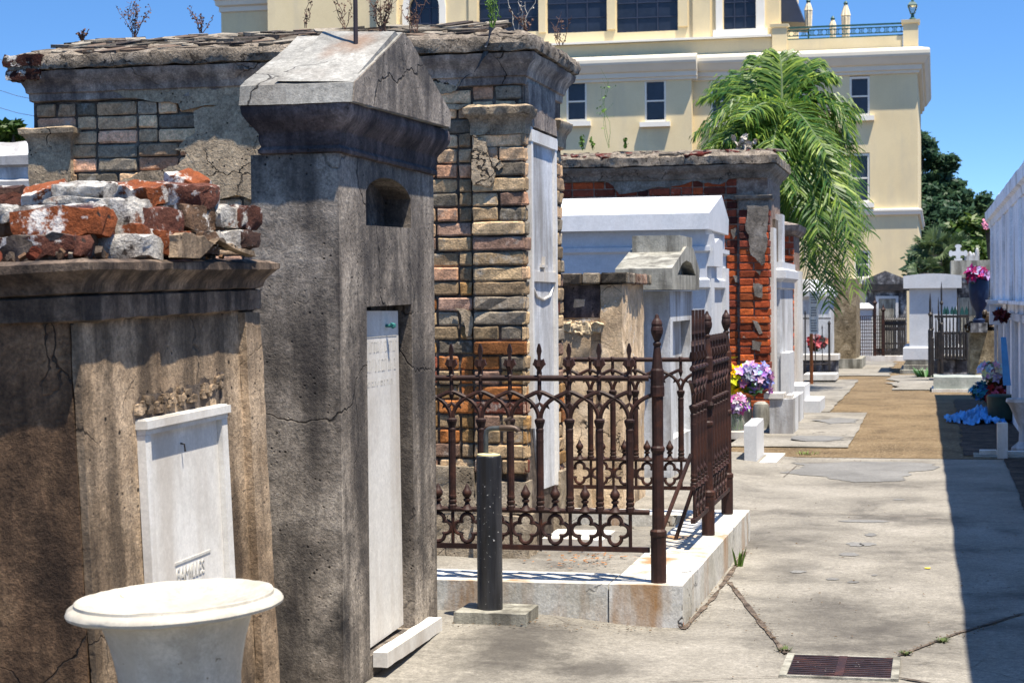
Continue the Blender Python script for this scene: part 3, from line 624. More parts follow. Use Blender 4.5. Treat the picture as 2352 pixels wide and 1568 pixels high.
# framed marble tablet with lettering
m = MB(); a, b_, zt_, zb_ = 4.868, 5.50, 1.17, .15
XM = -2.232
m.box(XM, XM + .028, a, b_, zt_ - .045, zt_); m.box(XM, XM + .038, a - .006, b_ + .006, zt_ - .028, zt_ - .004)
m.box(XM, XM + .026, a, a + .04, zb_, zt_ - .046); m.box(XM, XM + .026, b_ - .045, b_, zb_, zt_ - .046)
fr = mk('tablet_frame', m, M['marble'], fg, bevel=.006, seg=3)
m = MB(); m.box(XM, XM + .008, a + .041, b_ - .046, zb_, zt_ - .046); sl_ = mk('tablet', m, M['marble'], fg)
M['carved'] = plain('carved_letter', (.50, .48, .43, 1), .7, var=.2, scale=40)
def text3(s, size, loc, rotm, mat, parent, name, ext=.002, align='LEFT', sx=1):
    cu = bpy.data.curves.new(name, 'FONT'); cu.body = s; cu.size = size; cu.extrude = ext; cu.align_x = align; cu.resolution_u = 2
    o = bpy.data.objects.new(name, cu); COL.objects.link(o)
    dg = bpy.context.evaluated_depsgraph_get(); me = bpy.data.meshes.new_from_object(o.evaluated_get(dg)); bpy.data.objects.remove(o)
    Mx = Matrix.Translation(loc) @ rotm.to_4x4() @ Matrix.Diagonal((sx, 1, 1, 1)); me.transform(Mx)
    off = Vector((0, 0, 0)); q = parent
    while q is not None: off += q.location; q = q.parent
    me.transform(Matrix.Translation(-off)); me.materials.clear(); me.materials.append(mat)
    r = bpy.data.objects.new(name, me); COL.objects.link(r); r.parent = parent; return r
RFX = Matrix(((0, 0, 1), (1, 0, 0), (0, 1, 0)))   # text x -> +Y, y -> +Z, normal -> +X
XS = XM + .008
l1 = PX(392, 1328, XS); l1b = PX(470, 1272, XS)
zl = .662
text3('FAMILLES', .062, Vector((XS + .001, 5.075, zl)), RFX, M['carved'], sl_, 'lettering', .0015, sx=.86)
text3('LEBLANC.', .062, Vector((XS + .001, 5.04, zl - .105)), RFX, M['carved'], sl_, 'lettering', .0015, sx=1.15)
m = MB(); m.box(XS - .001, XS + .0025, 5.07, 5.345, zl + .055, zl + .063); m.box(XS - .001, XS + .0025, 5.30, 5.42, zl - .047, zl - .039); mk('carved_rule', m, M['carved'], sl_)
m = MB(); p = PX(412, 1010, XS); m.tube([(XS, 5.16, 1.075), (XS + .012, 5.16, 1.072), (XS + .014, 5.16, 1.05)], .003, 6); mk('hook', m, M['iron_dark'], fg)
VD = (PIV - CP).normalized()
TILT = Matrix.Rotation(rad(-2.3), 4, VD)
fg.matrix_world = Matrix.Translation(PIV) @ TILT
# ================================================================ LOOSE BRICKS ON TOP OF IT
def brickpx(x0, x1, y0, y1, Y, W, mat, col, rx, ry, rz, label, seed, amp=.014):
    """x0..x1, y0..y1: outline in the zoomed crop of the pile; Y: distance of its middle"""
    cv = lambda x, y: (x * .2741, 366 + y * .2741)
    a = PY(*cv(x0, (y0 + y1) / 2), Y); b = PY(*cv(x1, (y0 + y1) / 2), Y); c_ = PY(*cv((x0 + x1) / 2, y0), Y); d_ = PY(*cv((x0 + x1) / 2, y1), Y)
    m = chunk(b.x - a.x, W, (c_.z - d_.z) * 1.02, seed, amp)
    m.c = [col] * len(m.f)
    o = mk('loose_brick', m, M[mat], smooth=False); o.location = ((a.x + b.x) / 2, Y, (c_.z + d_.z) / 2); o.rotation_euler = (rad(rx), rad(ry), rad(rz))
    for p in o.data.polygons: p.use_smooth = True
    o.data.set_sharp_from_angle(angle=rad(38))
    tag(o, label, 'brick', 'loose bricks piled on the low brown tomb')
OR, RD, DK, TN, WH = (.47, .25, .135), (.34, .205, .155), (.23, .155, .125), (.36, .28, .21), (.5, .46, .41)
BR = [
 (-60, 240, 230, 330, 5.55, .2, 'rubble', DK, 0, 3, 8, 'dark brown brick lying flat at the back left of the pile', 1),
 (-80, 230, 320, 410, 5.4, .2, 'rubble', RD, 0, -4, -10, 'reddish broken brick under the dark brown one at the far left'),
 (215, 560, 235, 395, 5.25, .11, 'rubble', OR, 20, -12, 18, 'tilted bright orange brick left of the white mortar-caked one'),
 (500, 925, 205, 345, 5.2, .13, 'rubble_white', WH, 8, 2, 4, 'white mortar-caked brick on top, between two orange ones'),
 (480, 1180, 330, 420, 5.15, .16, 'rubble_white', WH, 2, 4, 2, 'long flat slab of white mortar in the middle of the pile'),
 (880, 1080, 205, 340, 5.5, .12, 'rubble', DK, 0, 0, 0, 'dark red brick half hidden behind the white mortar-caked one'),
 (985, 1345, 215, 385, 5.35, .11, 'rubble', OR, 14, 6, -12, 'pale orange brick in the middle of the top row'),
 (1250, 1790, 205, 390, 5.45, .13, 'rubble', RD, 6, 4, -8, 'largest dark red brick, lying on top at the right'),
 (1430, 1730, 135, 235, 5.52, .11, 'rubble', OR, 8, 18, -20, 'pointed orange brick end, highest of the whole pile'),
 (-60, 185, 390, 520, 5.0, .2, 'rubble_white', WH, 3, 2, 5, 'white lumpy brick at the left edge of the middle row'),
 (-50, 175, 515, 660, 5.0, .14, 'rubble', TN, 0, 10, -8, 'pinkish tan brick at the left edge below the white lumpy one'),
 (170, 910, 425, 660, 4.85, .12, 'rubble', OR, 0, -1.5, 2, 'big orange brick with a white crust, front of the middle row'),
 (180, 850, 398, 450, 4.88, .1, 'rubble_white', WH, 0, 0, 2, 'crust of white mortar on the big orange brick'),
 (850, 1195, 345, 600, 5.0, .12, 'rubble_white', WH, 0, -2, -6, 'white pitted brick right of the big orange one'),
 (1185, 1390, 410, 615, 5.1, .2, 'rubble', RD, 0, 2, -14, 'dark red brick set end-on right of the white pitted one'),
 (1378, 1670, 400, 590, 5.3, .12, 'rubble', TN, 0, 0, -10, 'pale red brick with a rounded end in the middle row'),
 (1660, 1770, 400, 600, 5.45, .15, 'rubble', TN, 0, 0, -10, 'narrow tan brick end in the middle row at the right'),
 (1755, 1965, 400, 575, 5.55, .15, 'rubble_white', WH, 0, 0, -8, 'whitish brick end, second from the right in the middle row'),
 (1955, 2100, 400, 575, 5.65, .15, 'rubble', RD, 0, 0, -6, 'rust red brick end, rightmost of the middle row'),
 (-60, 695, 655, 820, 4.72, .12, 'rubble', RD, 0, -1, 2, 'long mottled red brick, front left of the bottom row', 20, .014),
 (690, 1290, 640, 830, 4.95, .13, 'rubble_white', WH, 0, 0, -2, 'black and white crusted brick in the bottom row'),
 (870, 1240, 570, 680, 4.98, .12, 'rubble', OR, 0, -5, 0, 'orange brick wedge on the black and white crusted one'),
 (1290, 1490, 610, 820, 5.12, .18, 'rubble', OR, 0, 0, -8, 'orange brick end in the bottom row beside the plaster band'),
 (1475, 1780, 615, 800, 5.35, .12, 'rubble', TN, 0, 0, -9, 'tan plastered brick in the bottom row'),
 (1770, 1945, 610, 740, 5.5, .14, 'rubble_white', WH, 0, 0, -9, 'white streaked brick near the right end of the bottom row'),
 (1940, 2120, 605, 740, 5.62, .14, 'rubble', DK, 0, 0, -9, 'blackened brick at the right end of the bottom row'),
]
for i, r in enumerate(BR):
    r = list(r); lab = r[11]
    brickpx(*r[:11], lab, 31 + i * 3, r[13] if len(r) > 13 else .014)
# bedding rubble under the loose bricks, part of the tomb
m = MB(); m.box(-4.2, -2.33, 4.68, 5.72, 1.60, 1.70); 
o = mk('rubble_core', m, M['mortar'], rough=(.05, .02, 12)); o.parent = fg; o.matrix_parent_inverse = Matrix.Translation(-PIV)
m = MB(); rnd = random.Random(33)
for k in range(150):
    y = rnd.uniform(4.6, 5.8); x = -2.3 + rnd.uniform(-.28, .05) if rnd.random() < .6 else rnd.uniform(-4.2, -2.3); yy = y if x > -2.6 else 4.6 + rnd.uniform(-.05, .12); L = rnd.choice((.02, .03, .05)) * rnd.uniform(.7, 1.4)
    c = chunk(L, L * .7, L * .6, k, L * .25); c.col = rnd.choice([(.5, .46, .4), (.4, .3, .22), (.36, .17, .11), (.3, .26, .22)]); c.c = [c.col] * len(c.f); m.add(c, Matrix.Translation((x, yy, 1.64 + L * .3 + (y - 5.2) * 0)) @ Euler((rnd.random() * 3, rnd.random() * 3, rnd.random() * 3)).to_matrix().to_4x4())
o = mk('mortar_crumbs', m, M['brick']); o['kind'] = 'stuff'; o.parent = fg; o.matrix_parent_inverse = Matrix.Translation(-PIV); o.parent = fg; o.matrix_parent_inverse = Matrix.Translation(-PIV)
# ================================================================ MARBLE URN
UY = 4.25; uc = PY(401, 1366, UY); dep = -(CR.transposed() @ (uc - CP)).z; UR = 248 / FPX * dep
ur = thing('marble_urn', 'white marble flower urn with a wide flared rim in the foreground', 'urn', (uc.x, uc.y, uc.z))
pf = [(0.001, -.2), (.4, -.18), (.7, -.10), (.86, -.02), (.9, 0), (.915, -.004), (.92, -.03), (.935, -.042), (.965, -.052), (.99, -.07), (1.0, -.095), (.99, -.12), (.96, -.135), (.88, -.145), (.78, -.155), (.73, -.17), (.695, -.21), (.665, -.3), (.625, -.42), (.59, -.58), (.565, -.76), (.555, -.95), (.56, -1.1), (.54, -1.25), (.42, -1.38), (.26, -1.46), (.2, -1.6), (.22, -1.75), (.36, -1.85), (.46, -1.9), (.46, -2.02)]
m = MB(); m.lathe([(r * UR, z * UR) for r, z in pf], (0, 0, 0), 64, cap=False); n0 = len(m.v); 
bowl = mk('bowl', m, M['marble_urn'], smooth=True, rough=(9, .004, 9)); bowl.parent = ur
m = MB(); m.box(-.56 * UR, .56 * UR, -.56 * UR, .56 * UR, -uc.z - .02, -2.02 * UR); pl = mk('plinth', m, M['marble_urn'], bevel=.01); pl.parent = ur
bowl.matrix_local = Matrix.Rotation(rad(-2.8), 4, (uc - CP).normalized())
# ================================================================ brick walls with real bricks
GU = {5: (0, .035, .33, .67, .965, 1), 4: (0, .04, .5, .96, 1), 3: (0, .12, .88, 1), 2: (0, .5, 1)}
def bricks(m, u0, u1, z0, z1, place, L, H, mortar, pal, seed, depth=.045, amp=.009, mix=.35, stag=True, grid=(5, 3)):
    """courses of worn bricks; place(u, z, d) maps wall coordinates (d = out of the wall) to space"""
    rnd = random.Random(seed); z = z0; row = 0; nx, nzz = grid
    while z < z1 - .02:
        h = min(H, z1 - z); u = u0 - (L * .5 if row % 2 and stag else 0); first = True
        while u < u1 - .015:
            l = L if rnd.random() > mix else L * .5
            a, b = max(u, u0), min(u + l, u1)
            u += l
            if b - a < .03: continue
            col = rnd.choice(pal(z)); k = rnd.uniform(.75, 1.25); m.col = tuple(c * k for c in col)
            d0 = depth + rnd.uniform(-.010, .006); sk = rnd.uniform(-.006, .006); s1 = rnd.random() * 50
            jz = rnd.uniform(-.003, .003); a2, b2 = a + mortar / 2 + rnd.uniform(0, .004), b - mortar / 2 - rnd.uniform(0, .004); c2, d2 = z + mortar / 2 + jz, z + h - mortar / 2 + jz
            P = {}
            for i in range(nx + 1):
                for j in range(nzz + 1):
                    uu = a2 + (b2 - a2) * GU[nx][i]; vv = c2 + (d2 - c2) * GU[nzz][j]
                    ed = (i in (0, nx)) + (j in (0, nzz)); d = d0 + sk * (i / nx - .5) - (0, .005, .010)[ed]
                    if ed == 2: uu += (.006 if i == 0 else -.006); vv += (.005 if j == 0 else -.005)
                    n = nz((uu * 3 + s1, vv * 3, d), 9); n2 = nz((uu + s1, vv, d), 40)
                    P[i, j] = m.V(place(uu + amp * .7 * n2, vv + amp * .6 * n, d + amp * (n * 1.2 + n2 * .7)))
            for i in range(nx):
                for j in range(nzz): m.F(P[i, j], P[i + 1, j], P[i + 1, j + 1], P[i, j + 1])
            ring = [(i, 0) for i in range(nx)] + [(nx, j) for j in range(nzz)] + [(i, nzz) for i in range(nx, 0, -1)] + [(0, j) for j in range(nzz, 0, -1)]
            back = {}
            for (i, j) in ring: back[i, j] = m.V(place(a2 + (b2 - a2) * GU[nx][i], c2 + (d2 - c2) * GU[nzz][j], -.004))
            for q, r in zip(ring, ring[1:] + ring[:1]): m.F(P[q], back[q], back[r], P[r])
        z += H; row += 1
    m.col = None
def onY(Yw): return lambda u, z, d: Vector((u, Yw - d, z))
def onX(Xw): return lambda u, z, d: Vector((Xw + d, u, z))
def ypatch(m, px, Yw, th, seed, it=3, amp=.13, px2=None):
    pts = ragged([PY(x, y, Yw) for x, y in px], it, amp, seed)
    m.extr([Vector((p.x, Yw, p.z)) for p in pts], (0, -th, 0))
# ================================================================ BIG BRICK TOMB
bt = thing('brick_tomb', 'large weathered brick tomb with patches of grey stucco and a marble tablet', 'tomb', (-3.6, 10.1, .11))
BX0, BX1, BY0, BY1 = -5.05, -2.165, 9.65, 10.64
m = MB(); m.box(BX0, BX1, BY0, BY1, .11, 2.70); mk('core', m, M['mortar'], bt, rough=(.2, .006, 8))
tan = (.60, .51, .39); gry = (.46, .42, .36); orb = (.54, .34, .18); red = (.42, .23, .17); och = (.52, .40, .25); dgr = (.3, .27, .235); pkg = (.55, .44, .37)
lgr = (.70, .58, .45); lpk = (.72, .55, .43)
def pal(z):
    if z > 2.1: return [lgr, lgr, gry, lpk, lgr]  # upper bricks weathered grey, and made paler to offset the cornice shade
    if z > 1.6: return [tan, lgr, tan, lpk, pkg, tan, gry]
    if z > 1.1: return [tan, tan, orb, och, red, gry, tan, pkg]
    return [tan, och, orb, tan, och, red, pkg, tan]
m = MB(); bricks(m, BX0 + .02, -2.45, .56, 2.66, onY(BY0), .25, .0802, .0105, pal, 3, depth=.018, mix=.3)
mk('brick_courses', m, M['brick'], bt); m = MB(); bricks(m, -2.45, -2.17, 2.50, 2.66, onY(BY0), .25, .0802, .0105, pal, 4, depth=.018, mix=.3); mk('brick_courses', m, M['brick'], bt)
m = MB(); m.box(-2.442, -2.165, 9.61, BY0 - .002, .56, 2.50); mk('pilaster_core', m, M['mortar'], bt)
m = MB()
bricks(m, -2.447, -2.142, .56, 2.40, onY(9.61), .305, .0802, .0105, pal, 8, depth=.02, mix=.5, stag=False)
bricks(m, 9.585, 9.69, .56, 2.40, onX(-2.165), .105, .0802, .0105, pal, 9, depth=.02, mix=0, stag=False)
mk('pilaster_bricks', m, M['brick'], bt); m = MB()
bricks(m, 10.40, 10.63, .45, 2.40, onX(-2.165), .23, .0802, .0105, pal, 10, depth=.02, mix=.5, stag=False)
mk('pilaster_bricks', m, M['brick'], bt)
# stucco that is still on the wall
m = MB(); YW = BY0 - .022
ypatch(m, [(66, 172), (563, 172), (640, 172), (640, 256), (420, 254), (412, 238), (330, 228), (285, 222), (195, 199), (135, 196), (66, 196)], YW, .012, 17, amp=.08)
mk('stucco_patch', m, M['stucco'], bt, rough=(.05, .005, 9)); m = MB()
ypatch(m, [(447, 257), (620, 257), (620, 470), (470, 470), (385, 440), (275, 420), (383, 387), (410, 380), (430, 352), (404, 344), (427, 322), (447, 310), (449, 284)], YW, .012, 2, amp=.16)
mk('stucco_patch', m, M['stucco'], bt, rough=(.05, .005, 9)); m = MB()
ypatch(m, [(980, 158), (1092, 163), (1058, 180), (1050, 206), (1014, 217), (985, 205)], YW, .012, 5)
mk('stucco_patch', m, M['stucco'], bt, rough=(.05, .005, 9)); m = MB()
ypatch(m, [(1045, 708), (1083, 716), (1083, 770), (1072, 775), (1060, 725)], YW, .008, 6)
mk('stucco_patch', m, M['stucco'], bt, rough=(.05, .005, 9)); m = MB()
ypatch(m, [(1020, 240), (1082, 236), (1086, 246), (1030, 252)], YW, .010, 7)
mk('stucco_patch', m, M['stucco'], bt, rough=(.05, .005, 9))
m = MB(); ypatch(m, [(1088, 308), (1114, 318), (1118, 334), (1126, 362), (1152, 369), (1134, 388), (1138, 400), (1126, 430), (1089, 426)], 9.588, .012, 8); mk('stucco_patch', m, M['stucco'], bt, rough=(.04, .004, 9)); m = MB(); ypatch(m, [(1150, 372), (1158, 380), (1146, 392), (1140, 384)], 9.588, .008, 9)
mk('stucco_patch', m, M['stucco'], bt, rough=(.04, .004, 9))
m = MB(); m.box(-5.06, -4.80, 9.60, 9.648, .5, 2.36)
m2 = MB(); m.loft(-5.05, -4.81, 9.61, 9.66, [(0, 2.34), (.008, 2.36), (.01, 2.42), (.03, 2.455), (.052, 2.47), (.055, 2.50), (.03, 2.51)])
mk('corner_pilaster', m, M['stucco'], bt, bevel=.006, rough=(.06, .008, 7))
m = MB(); m.loft(-2.435, -2.155, 9.60, 9.70, [(-.01, 2.385), (.012, 2.39), (.014, 2.44), (.022, 2.47), (.045, 2.50), (.05, 2.535), (.02, 2.55)]); mk('capital', m, M['stucco'], bt, bevel=.006, rough=(.04, .009, 9))
m = MB(); m.loft(-2.4, -2.15, 10.40, 10.64, [(-.01, 2.385), (.012, 2.39), (.014, 2.44), (.022, 2.47), (.045, 2.50), (.05, 2.535), (.02, 2.55)]); mk('capital', m, M['stucco'], bt, bevel=.006, rough=(.04, .009, 9))
m = MB(); m.box(-2.4, -2.13, 9.71, 10.39, 2.44, 2.53); m.box(-2.4, -2.145, 9.69, 10.40, 2.53, 2.68); mk('architrave', m, M['cornice'], bt, bevel=.006, rough=(.06, .005, 8))
m = MB(); m.loft(BX0, -2.165, 9.63, BY1, [(0, 2.655), (.012, 2.66), (.014, 2.70), (.026, 2.705), (.030, 2.73), (.045, 2.76), (.075, 2.79), (.082, 2.822), (.05, 2.826)]); mk('cornice', m, M['cornice'], bt, rough=(.07, .007, 7))
m = MB(); m.loft(BX0, -2.165, 9.63, BY1, [(.06, 2.828), (.098, 2.832), (.108, 2.87), (.098, 2.905), (.03, 2.93), (-.3, 3.02), (-.46, 3.045)]); mk('roof_slab', m, M['slab'], bt, rough=(.05, .016, 11))
# crack through the cornice
def crackline(m, px, Yw, w_):
    P = [PY(x, y, Yw) for x, y in px]; L = []
    Q = []
    for a, b in zip(P, P[1:]):
        for k in range(5): Q.append(a + (b - a) * k / 5)
    Q.append(P[-1])
    for i, p in enumerate(Q):
        d = Q[min(i + 1, len(Q) - 1)] - Q[max(0, i - 1)]; n = Vector((-d.z, 0, d.x)).normalized(); q = w_ * (1 + .8 * nz(p, 30)) * (1 - .7 * i / len(Q)); p = p + n * .012 * nz(p, 25, 4)
        L.append((m.V(p + n * q), m.V(p - n * q)))
    for a, b in zip(L, L[1:]): m.F(a[0], a[1], b[1], b[0])
m = MB(); crackline(m, [(1130, 64), (1122, 80), (1116, 110)], 9.505, .012); crackline(m, [(1117, 112), (1113, 128), (1099, 150), (1090, 166)], 9.545, .009); crackline(m, [(1094, 166), (1060, 182), (1052, 200), (1046, 214)], 9.6, .003); mk('crack', m, M['black_pipe'], bt)
# broken roof slates, one loose sheet of them
rnd = random.Random(12); m = MB()
for k in range(230):
    x = rnd.uniform(BX0 + .1, -2.36); t_ = rnd.random(); y = 9.60 + t_ * .46; z = 2.912 + .125 * min(1, t_ * 1.15)
    if k < 14: x = -2.3 + rnd.uniform(-.1, .1); y = rnd.uniform(9.6, 10.6); z = 2.915
    s = rnd.uniform(.04, .13); n = rnd.randint(4, 6); a0 = rnd.random() * 6.28
    R = Euler((rad(13 + rnd.uniform(-5, 5)), rad(rnd.uniform(-4, 4)), 0)).to_matrix()
    pts = [Vector((x, y, z)) + R @ Vector((math.cos(a0 + 6.283 * q / n) * s * rnd.uniform(.7, 1.3), math.sin(a0 + 6.283 * q / n) * s * rnd.uniform(.4, .8), 0)) for q in range(n)]
    m.col = rnd.choice([(.42, .39, .34), (.33, .30, .26), (.5, .47, .42), (.22, .19, .165), (.38, .32, .27)]); m.extr(pts[::1], R @ Vector((0, 0, rnd.uniform(.012, .026))))
mk('roof_slates', m, M['brick'], bt, bevel=.003, seg=1)
m = MB()
for x0, x1, yy, z0, z1 in ((-5.17, -4.93, 9.53, 2.85, 2.915), (-5.16, -4.95, 9.54, 2.775, 2.835)):
    c = chunk(x1 - x0, .14, z1 - z0, int(x0 * -10), .014); m.add(c, Matrix.Translation(((x0 + x1) / 2, yy + .06, (z0 + z1) / 2)))
m.c = [(.22, .1, .07)] * len(m.f); mk('corner_bricks', m, M['rubble'], bt, smooth=True)
M['plinth'] = stone('tan_rough_stucco', (.14, .11, .075, 1), (.30, .245, .175, 1), (.44, .37, .28, 1), 5, crack=3, fine=.7, bump=1.1, dist=.02, pits=30)
# plinth in rough stucco and the pilaster foot
m = MB(); m.box(-5.1, -2.44, 9.575, 9.66, .09, .60); m.box(-2.44, -2.13, 9.545, 9.72, .09, .34); m.box(-2.43, -2.15, 9.57, 9.72, .345, .52); m.box(-2.3, -2.12, 10.36, 10.66, .09, .5); mk('plinth', m, M['plinth'], bt, bevel=.01, rough=(.045, .014, 9))
# marble tablet on the front
m = MB(); XA = -2.165
m.box(XA, XA + .03, 9.70, 9.745, .80, 2.44); m.box(XA, XA + .03, 10.335, 10.385, .43, 2.42); m.box(XA, XA + .034, 9.695, 10.39, 2.36, 2.425); m.box(XA, XA + .028, 9.746, 10.334, 1.60, 1.655)
fr = mk('tablet_frame', m, M['marble'], bt, bevel=.005, rough=(.09, .002, 6))
m = MB(); m.extr([Vector((XA + .001, y, z)) for y, z in [(9.746, 1.02), (9.80, .80), (9.93, .44), (10.334, .43), (10.334, 2.36), (9.746, 2.36)]], (.012, 0, 0)); tb2 = mk('tablet', m, M['white_old'], fr)
m = MB(); m.box(XA + .012, XA + .03, 10.03, 10.05, 1.60, 1.74); m.box(XA + .0125, XA + .029, 9.97, 10.11, 1.68, 1.695); m.tube([(XA + .014, 9.76, 1.58), (XA + .018, 9.86, 1.52), (XA + .018, 10.04, 1.50), (XA + .018, 10.22, 1.52), (XA + .014, 10.32, 1.58)], .008, 6); mk('carved_cross', m, M['marble'], fr)
m = MB(); m.box(-2.12, -1.78, 9.82, 10.25, .10, .185); tag(mk('marble_fragment', m, M['marble'], bevel=.012, rough=(.06, .006, 7), loc=(-1.95, 10.0, .1)), 'broken white marble slab lying on the plot floor at the foot of the brick tomb', 'marble slab').rotation_euler = (0, 0, 0)
# dry leaves on the plot floor
rnd = random.Random(4); m = MB()
for k in range(90):
    x, y = rnd.gauss(-1.83, .12), rnd.gauss(9.5, .16); s = rnd.uniform(.008, .02); a = rnd.random() * 6.28; z = .117 + rnd.random() * .012
    i = [m.V(x + math.cos(a + q * 1.57) * s * (1, .5)[q % 2], y + math.sin(a + q * 1.57) * s * (1, .5)[q % 2], z + rnd.uniform(0, .008)) for q in range(4)]; m.F(*i)
M['litter'] = plain('dry_leaf', (.28, .13, .05, 1), .9, var=.6, scale=30)
o = mk('leaf_litter', m, M['litter']); o['kind'] = 'stuff'; tag(o, 'scatter of brown dry leaves on the plot floor by the brick tomb', 'dead leaves')
# ================================================================ WEEDS ON THE ROOFS
def weed(c, h, spread, n, mat, label, seed, group, leafy=8, cat='weed', name='dry_weed', lr=.0062, lean=0):
    rnd = random.Random(seed); m = MB(); c = Vector(c)
    for k in range(n):
        a = rnd.random() * 6.28; d = Vector((math.cos(a) * spread * rnd.random() + lean, math.sin(a) * spread * .5 * rnd.random(), 1)); L = h * 1.25 * rnd.uniform(.5, 1.0)
        pts = [c + Vector((rnd.uniform(-1, 1) * spread * .15 * h, 0, -.03))]; 
        for q in range(1, 6): pts.append(pts[0] + d * L * q / 5 + Vector((nz((q, k, seed), 1.3), 0, nz((q, seed, k), 1.3) * .3)) * L * .16)
        m.tube(pts, [.0026, .0024, .0021, .0018, .0015, .001], 4, cap=False)
        for q in range(leafy):
            t_ = rnd.uniform(.25, 1); i0 = min(4, int(t_ * 5)); p = pts[i0] + (pts[i0 + 1] - pts[i0]) * rnd.random(); r = lr * rnd.uniform(.5, 1.4)
            e = Vector((rnd.uniform(-1, 1), rnd.uniform(-.6, .6), rnd.uniform(-.4, 1))).normalized(); tip = p + e * rnd.uniform(.01, .05) * (h / .3)
            m.tube([p, tip], .0012, 3, cap=False)
            u = Vector((rnd.uniform(-1, 1), rnd.uniform(-1, 1), rnd.uniform(-1, 1))).normalized(); v = u.cross(e).normalized()
            m.F(m.V(tip - u * r), m.V(tip + v * r), m.V(tip + u * r), m.V(tip - v * r))
    o = mk(name, m, mat, loc=c); tag(o, label, cat, group); return o
GW = 'dry weeds on the roof of the brick tomb'
def rp(x, y, Yw=9.75): return PY(x, y, Yw)
weed(rp(310, 74), .19, .75, 9, M['weed_dry'], 'tall reddish dead weed on the brick tomb roof against the blue sky', 1, GW, 16)
weed(rp(462, 64), .13, .8, 7, M['weed_dry'], 'smaller reddish dead weed on the brick tomb roof against the blue sky', 2, GW, 12)
weed(rp(188, 82), .055, .9, 16, M['weed_dry'], 'low round dead tuft near the left end of the brick tomb roof', 3, GW, 10)
weed(rp(705, 52), .15, .6, 3, M['weed_dry'], 'sparse dead weed on the roof left of the iron rod', 4, GW, 9)
weed(rp(790, 55), .20, .5, 4, M['weed_dry'], 'thin dead weed on the roof just left of the iron rod', 5, GW, 12)
weed(rp(880, 62), .24, .6, 11, M['weed_dry'], 'bushy dead weed on the roof just right of the iron rod', 6, GW, 18)
weed(rp(955, 62), .22, 1.1, 6, M['weed_dry'], 'sprawling dead weed on the roof in front of the arched window', 7, GW, 12)
weed(rp(1130, 52), .20, .35, 9, M['weed_green'], 'only green weed among the dead ones on the brick tomb roof', 8, GW, 7)
weed(rp(1195, 62), .22, .8, 5, M['weed_pale'], 'bleached bare weed stalks near the right end of the brick tomb roof', 9, GW, 3)
weed(rp(1205, 66), .12, 1.0, 7, M['weed_dry'], 'brown dead weed at the foot of the bleached stalks', 10, GW, 12)
weed(rp(1285, 92, 10.1), .15, .9, 5, M['weed_dry'], 'dead weed at the right corner of the brick tomb roof', 11, GW, 8, lean=.1)
# ================================================================ TAN WEATHERED TOMB
XR = -2.1
yn, yf = PX(1424, 750, XR).y, PX(1479, 750, XR).y; zt = PX(1437, 624, XR + .06).z
t = thing('weathered_tomb', 'small tan plastered tomb with a brick ledge and black streaks, behind the fence', 'tomb', (-2.9, (yn + yf) / 2, 0))
m = MB(); m.box(-4.6, XR, yn, yf, 0, zt - .08); mk('body', m, M['tan_tomb'], t, bevel=.01, rough=(.09, .014, 4))
m = MB(); m.box(-4.4, XR - .20, yn - .03, yn + .02, .05, zt - .33); mk('plaster_layer', m, M['tan_tomb'], t, bevel=.01, rough=(.06, .016, 6))
m = MB(); m.box(XR - .13, XR + .02, yn - .035, yn + .2, 0, zt - .085); mk('corner_pier', m, M['tan_tomb'], t, bevel=.012, rough=(.06, .014, 6))
m = MB(); bricks(m, -4.6, XR + .06, zt - .085, zt, onY(yn - .02), .25, .085, .012, lambda z: [gry, pkg, dgr, dgr, gry], 21, depth=.05, mix=.4); bricks(m, yn - .05, yf + .04, zt - .085, zt, onX(XR), .13, .085, .012, lambda z: [gry, dgr, pkg], 22, depth=.06, mix=0)
mk('brick_ledge', m, M['brick'], t)
m = MB(); m.box(-4.6, XR + .03, yn - .04, yf + .03, zt - .075, zt - .012); mk('ledge_core', m, M['mortar'], t)
m = MB(); m.box(-4.5, XR - .135, yn - .008, yn + .03, zt - .31, zt - .088); mk('recess_shade_band', m, M['mon_dark'], t)  # dark box standing proud; its colour stands in for a shaded recess
m = MB(); rnd = random.Random(17)
for k in range(40):
    x = rnd.uniform(-4.0, XR - .15); c = chunk(rnd.uniform(.05, .13), .05, rnd.uniform(.03, .09), k, .02); m.add(c, Matrix.Translation((x, yn - .02, zt - .33 - rnd.random() * .06)))
m.c = [(.75, .68, .56)] * len(m.f); mk('crumbled_plaster', m, M['brick'], t)
# ================================================================ GABLED GREY TOMB
def gable(m, X, px, th): m.extr([Vector((X, PX(x, y, X).y, PX(x, y, X).z)) for x, y in px], (-th, 0, 0))
yn, yf = PX(1539, 800, XR).y, PX(1592, 800, XR).y; zt = PX(1539, 668, XR).z
t = thing('gabled_tomb', 'small grey cement tomb with a steep gabled top and a triangular niche', 'tomb', (-2.6, (yn + yf) / 2, 0))
m = MB(); holed_front(m, XR, [(yn, 0), (yf, 0), (yf, zt), (yn, zt)], [[(yn + .16, .35), (yf - .18, .35), (yf - .18, zt - .25), (yn + .16, zt - .25)]], [.08])
m.box(-3.4, XR - .12, yn, yf, 0, zt); m.box(XR - .12, XR - .002, yn, yn + .02, 0, zt - .001); m.box(XR - .12, XR - .002, yf - .02, yf, 0, zt - .001); mk('body', m, M['white_old'], t)
XG = XR + .06
g = [(1543, 665), (1543, 616), (1577, 566), (1592, 570), (1607, 620), (1606, 666)]
gp = [(PX(x, y, XG).y, PX(x, y, XG).z) for x, y in g]
nic = [(PX(x, y, XG).y, PX(x, y, XG).z) for x, y in [(1556, 631), (1567, 605), (1577, 598), (1588, 604), (1598, 633)]]
m = MB(); oi = holed_front(m, XG, gp, [nic], [.1]); xb = PY(1427, 640, yn).x
b = [m.V(xb, y, z) for y, z in gp]
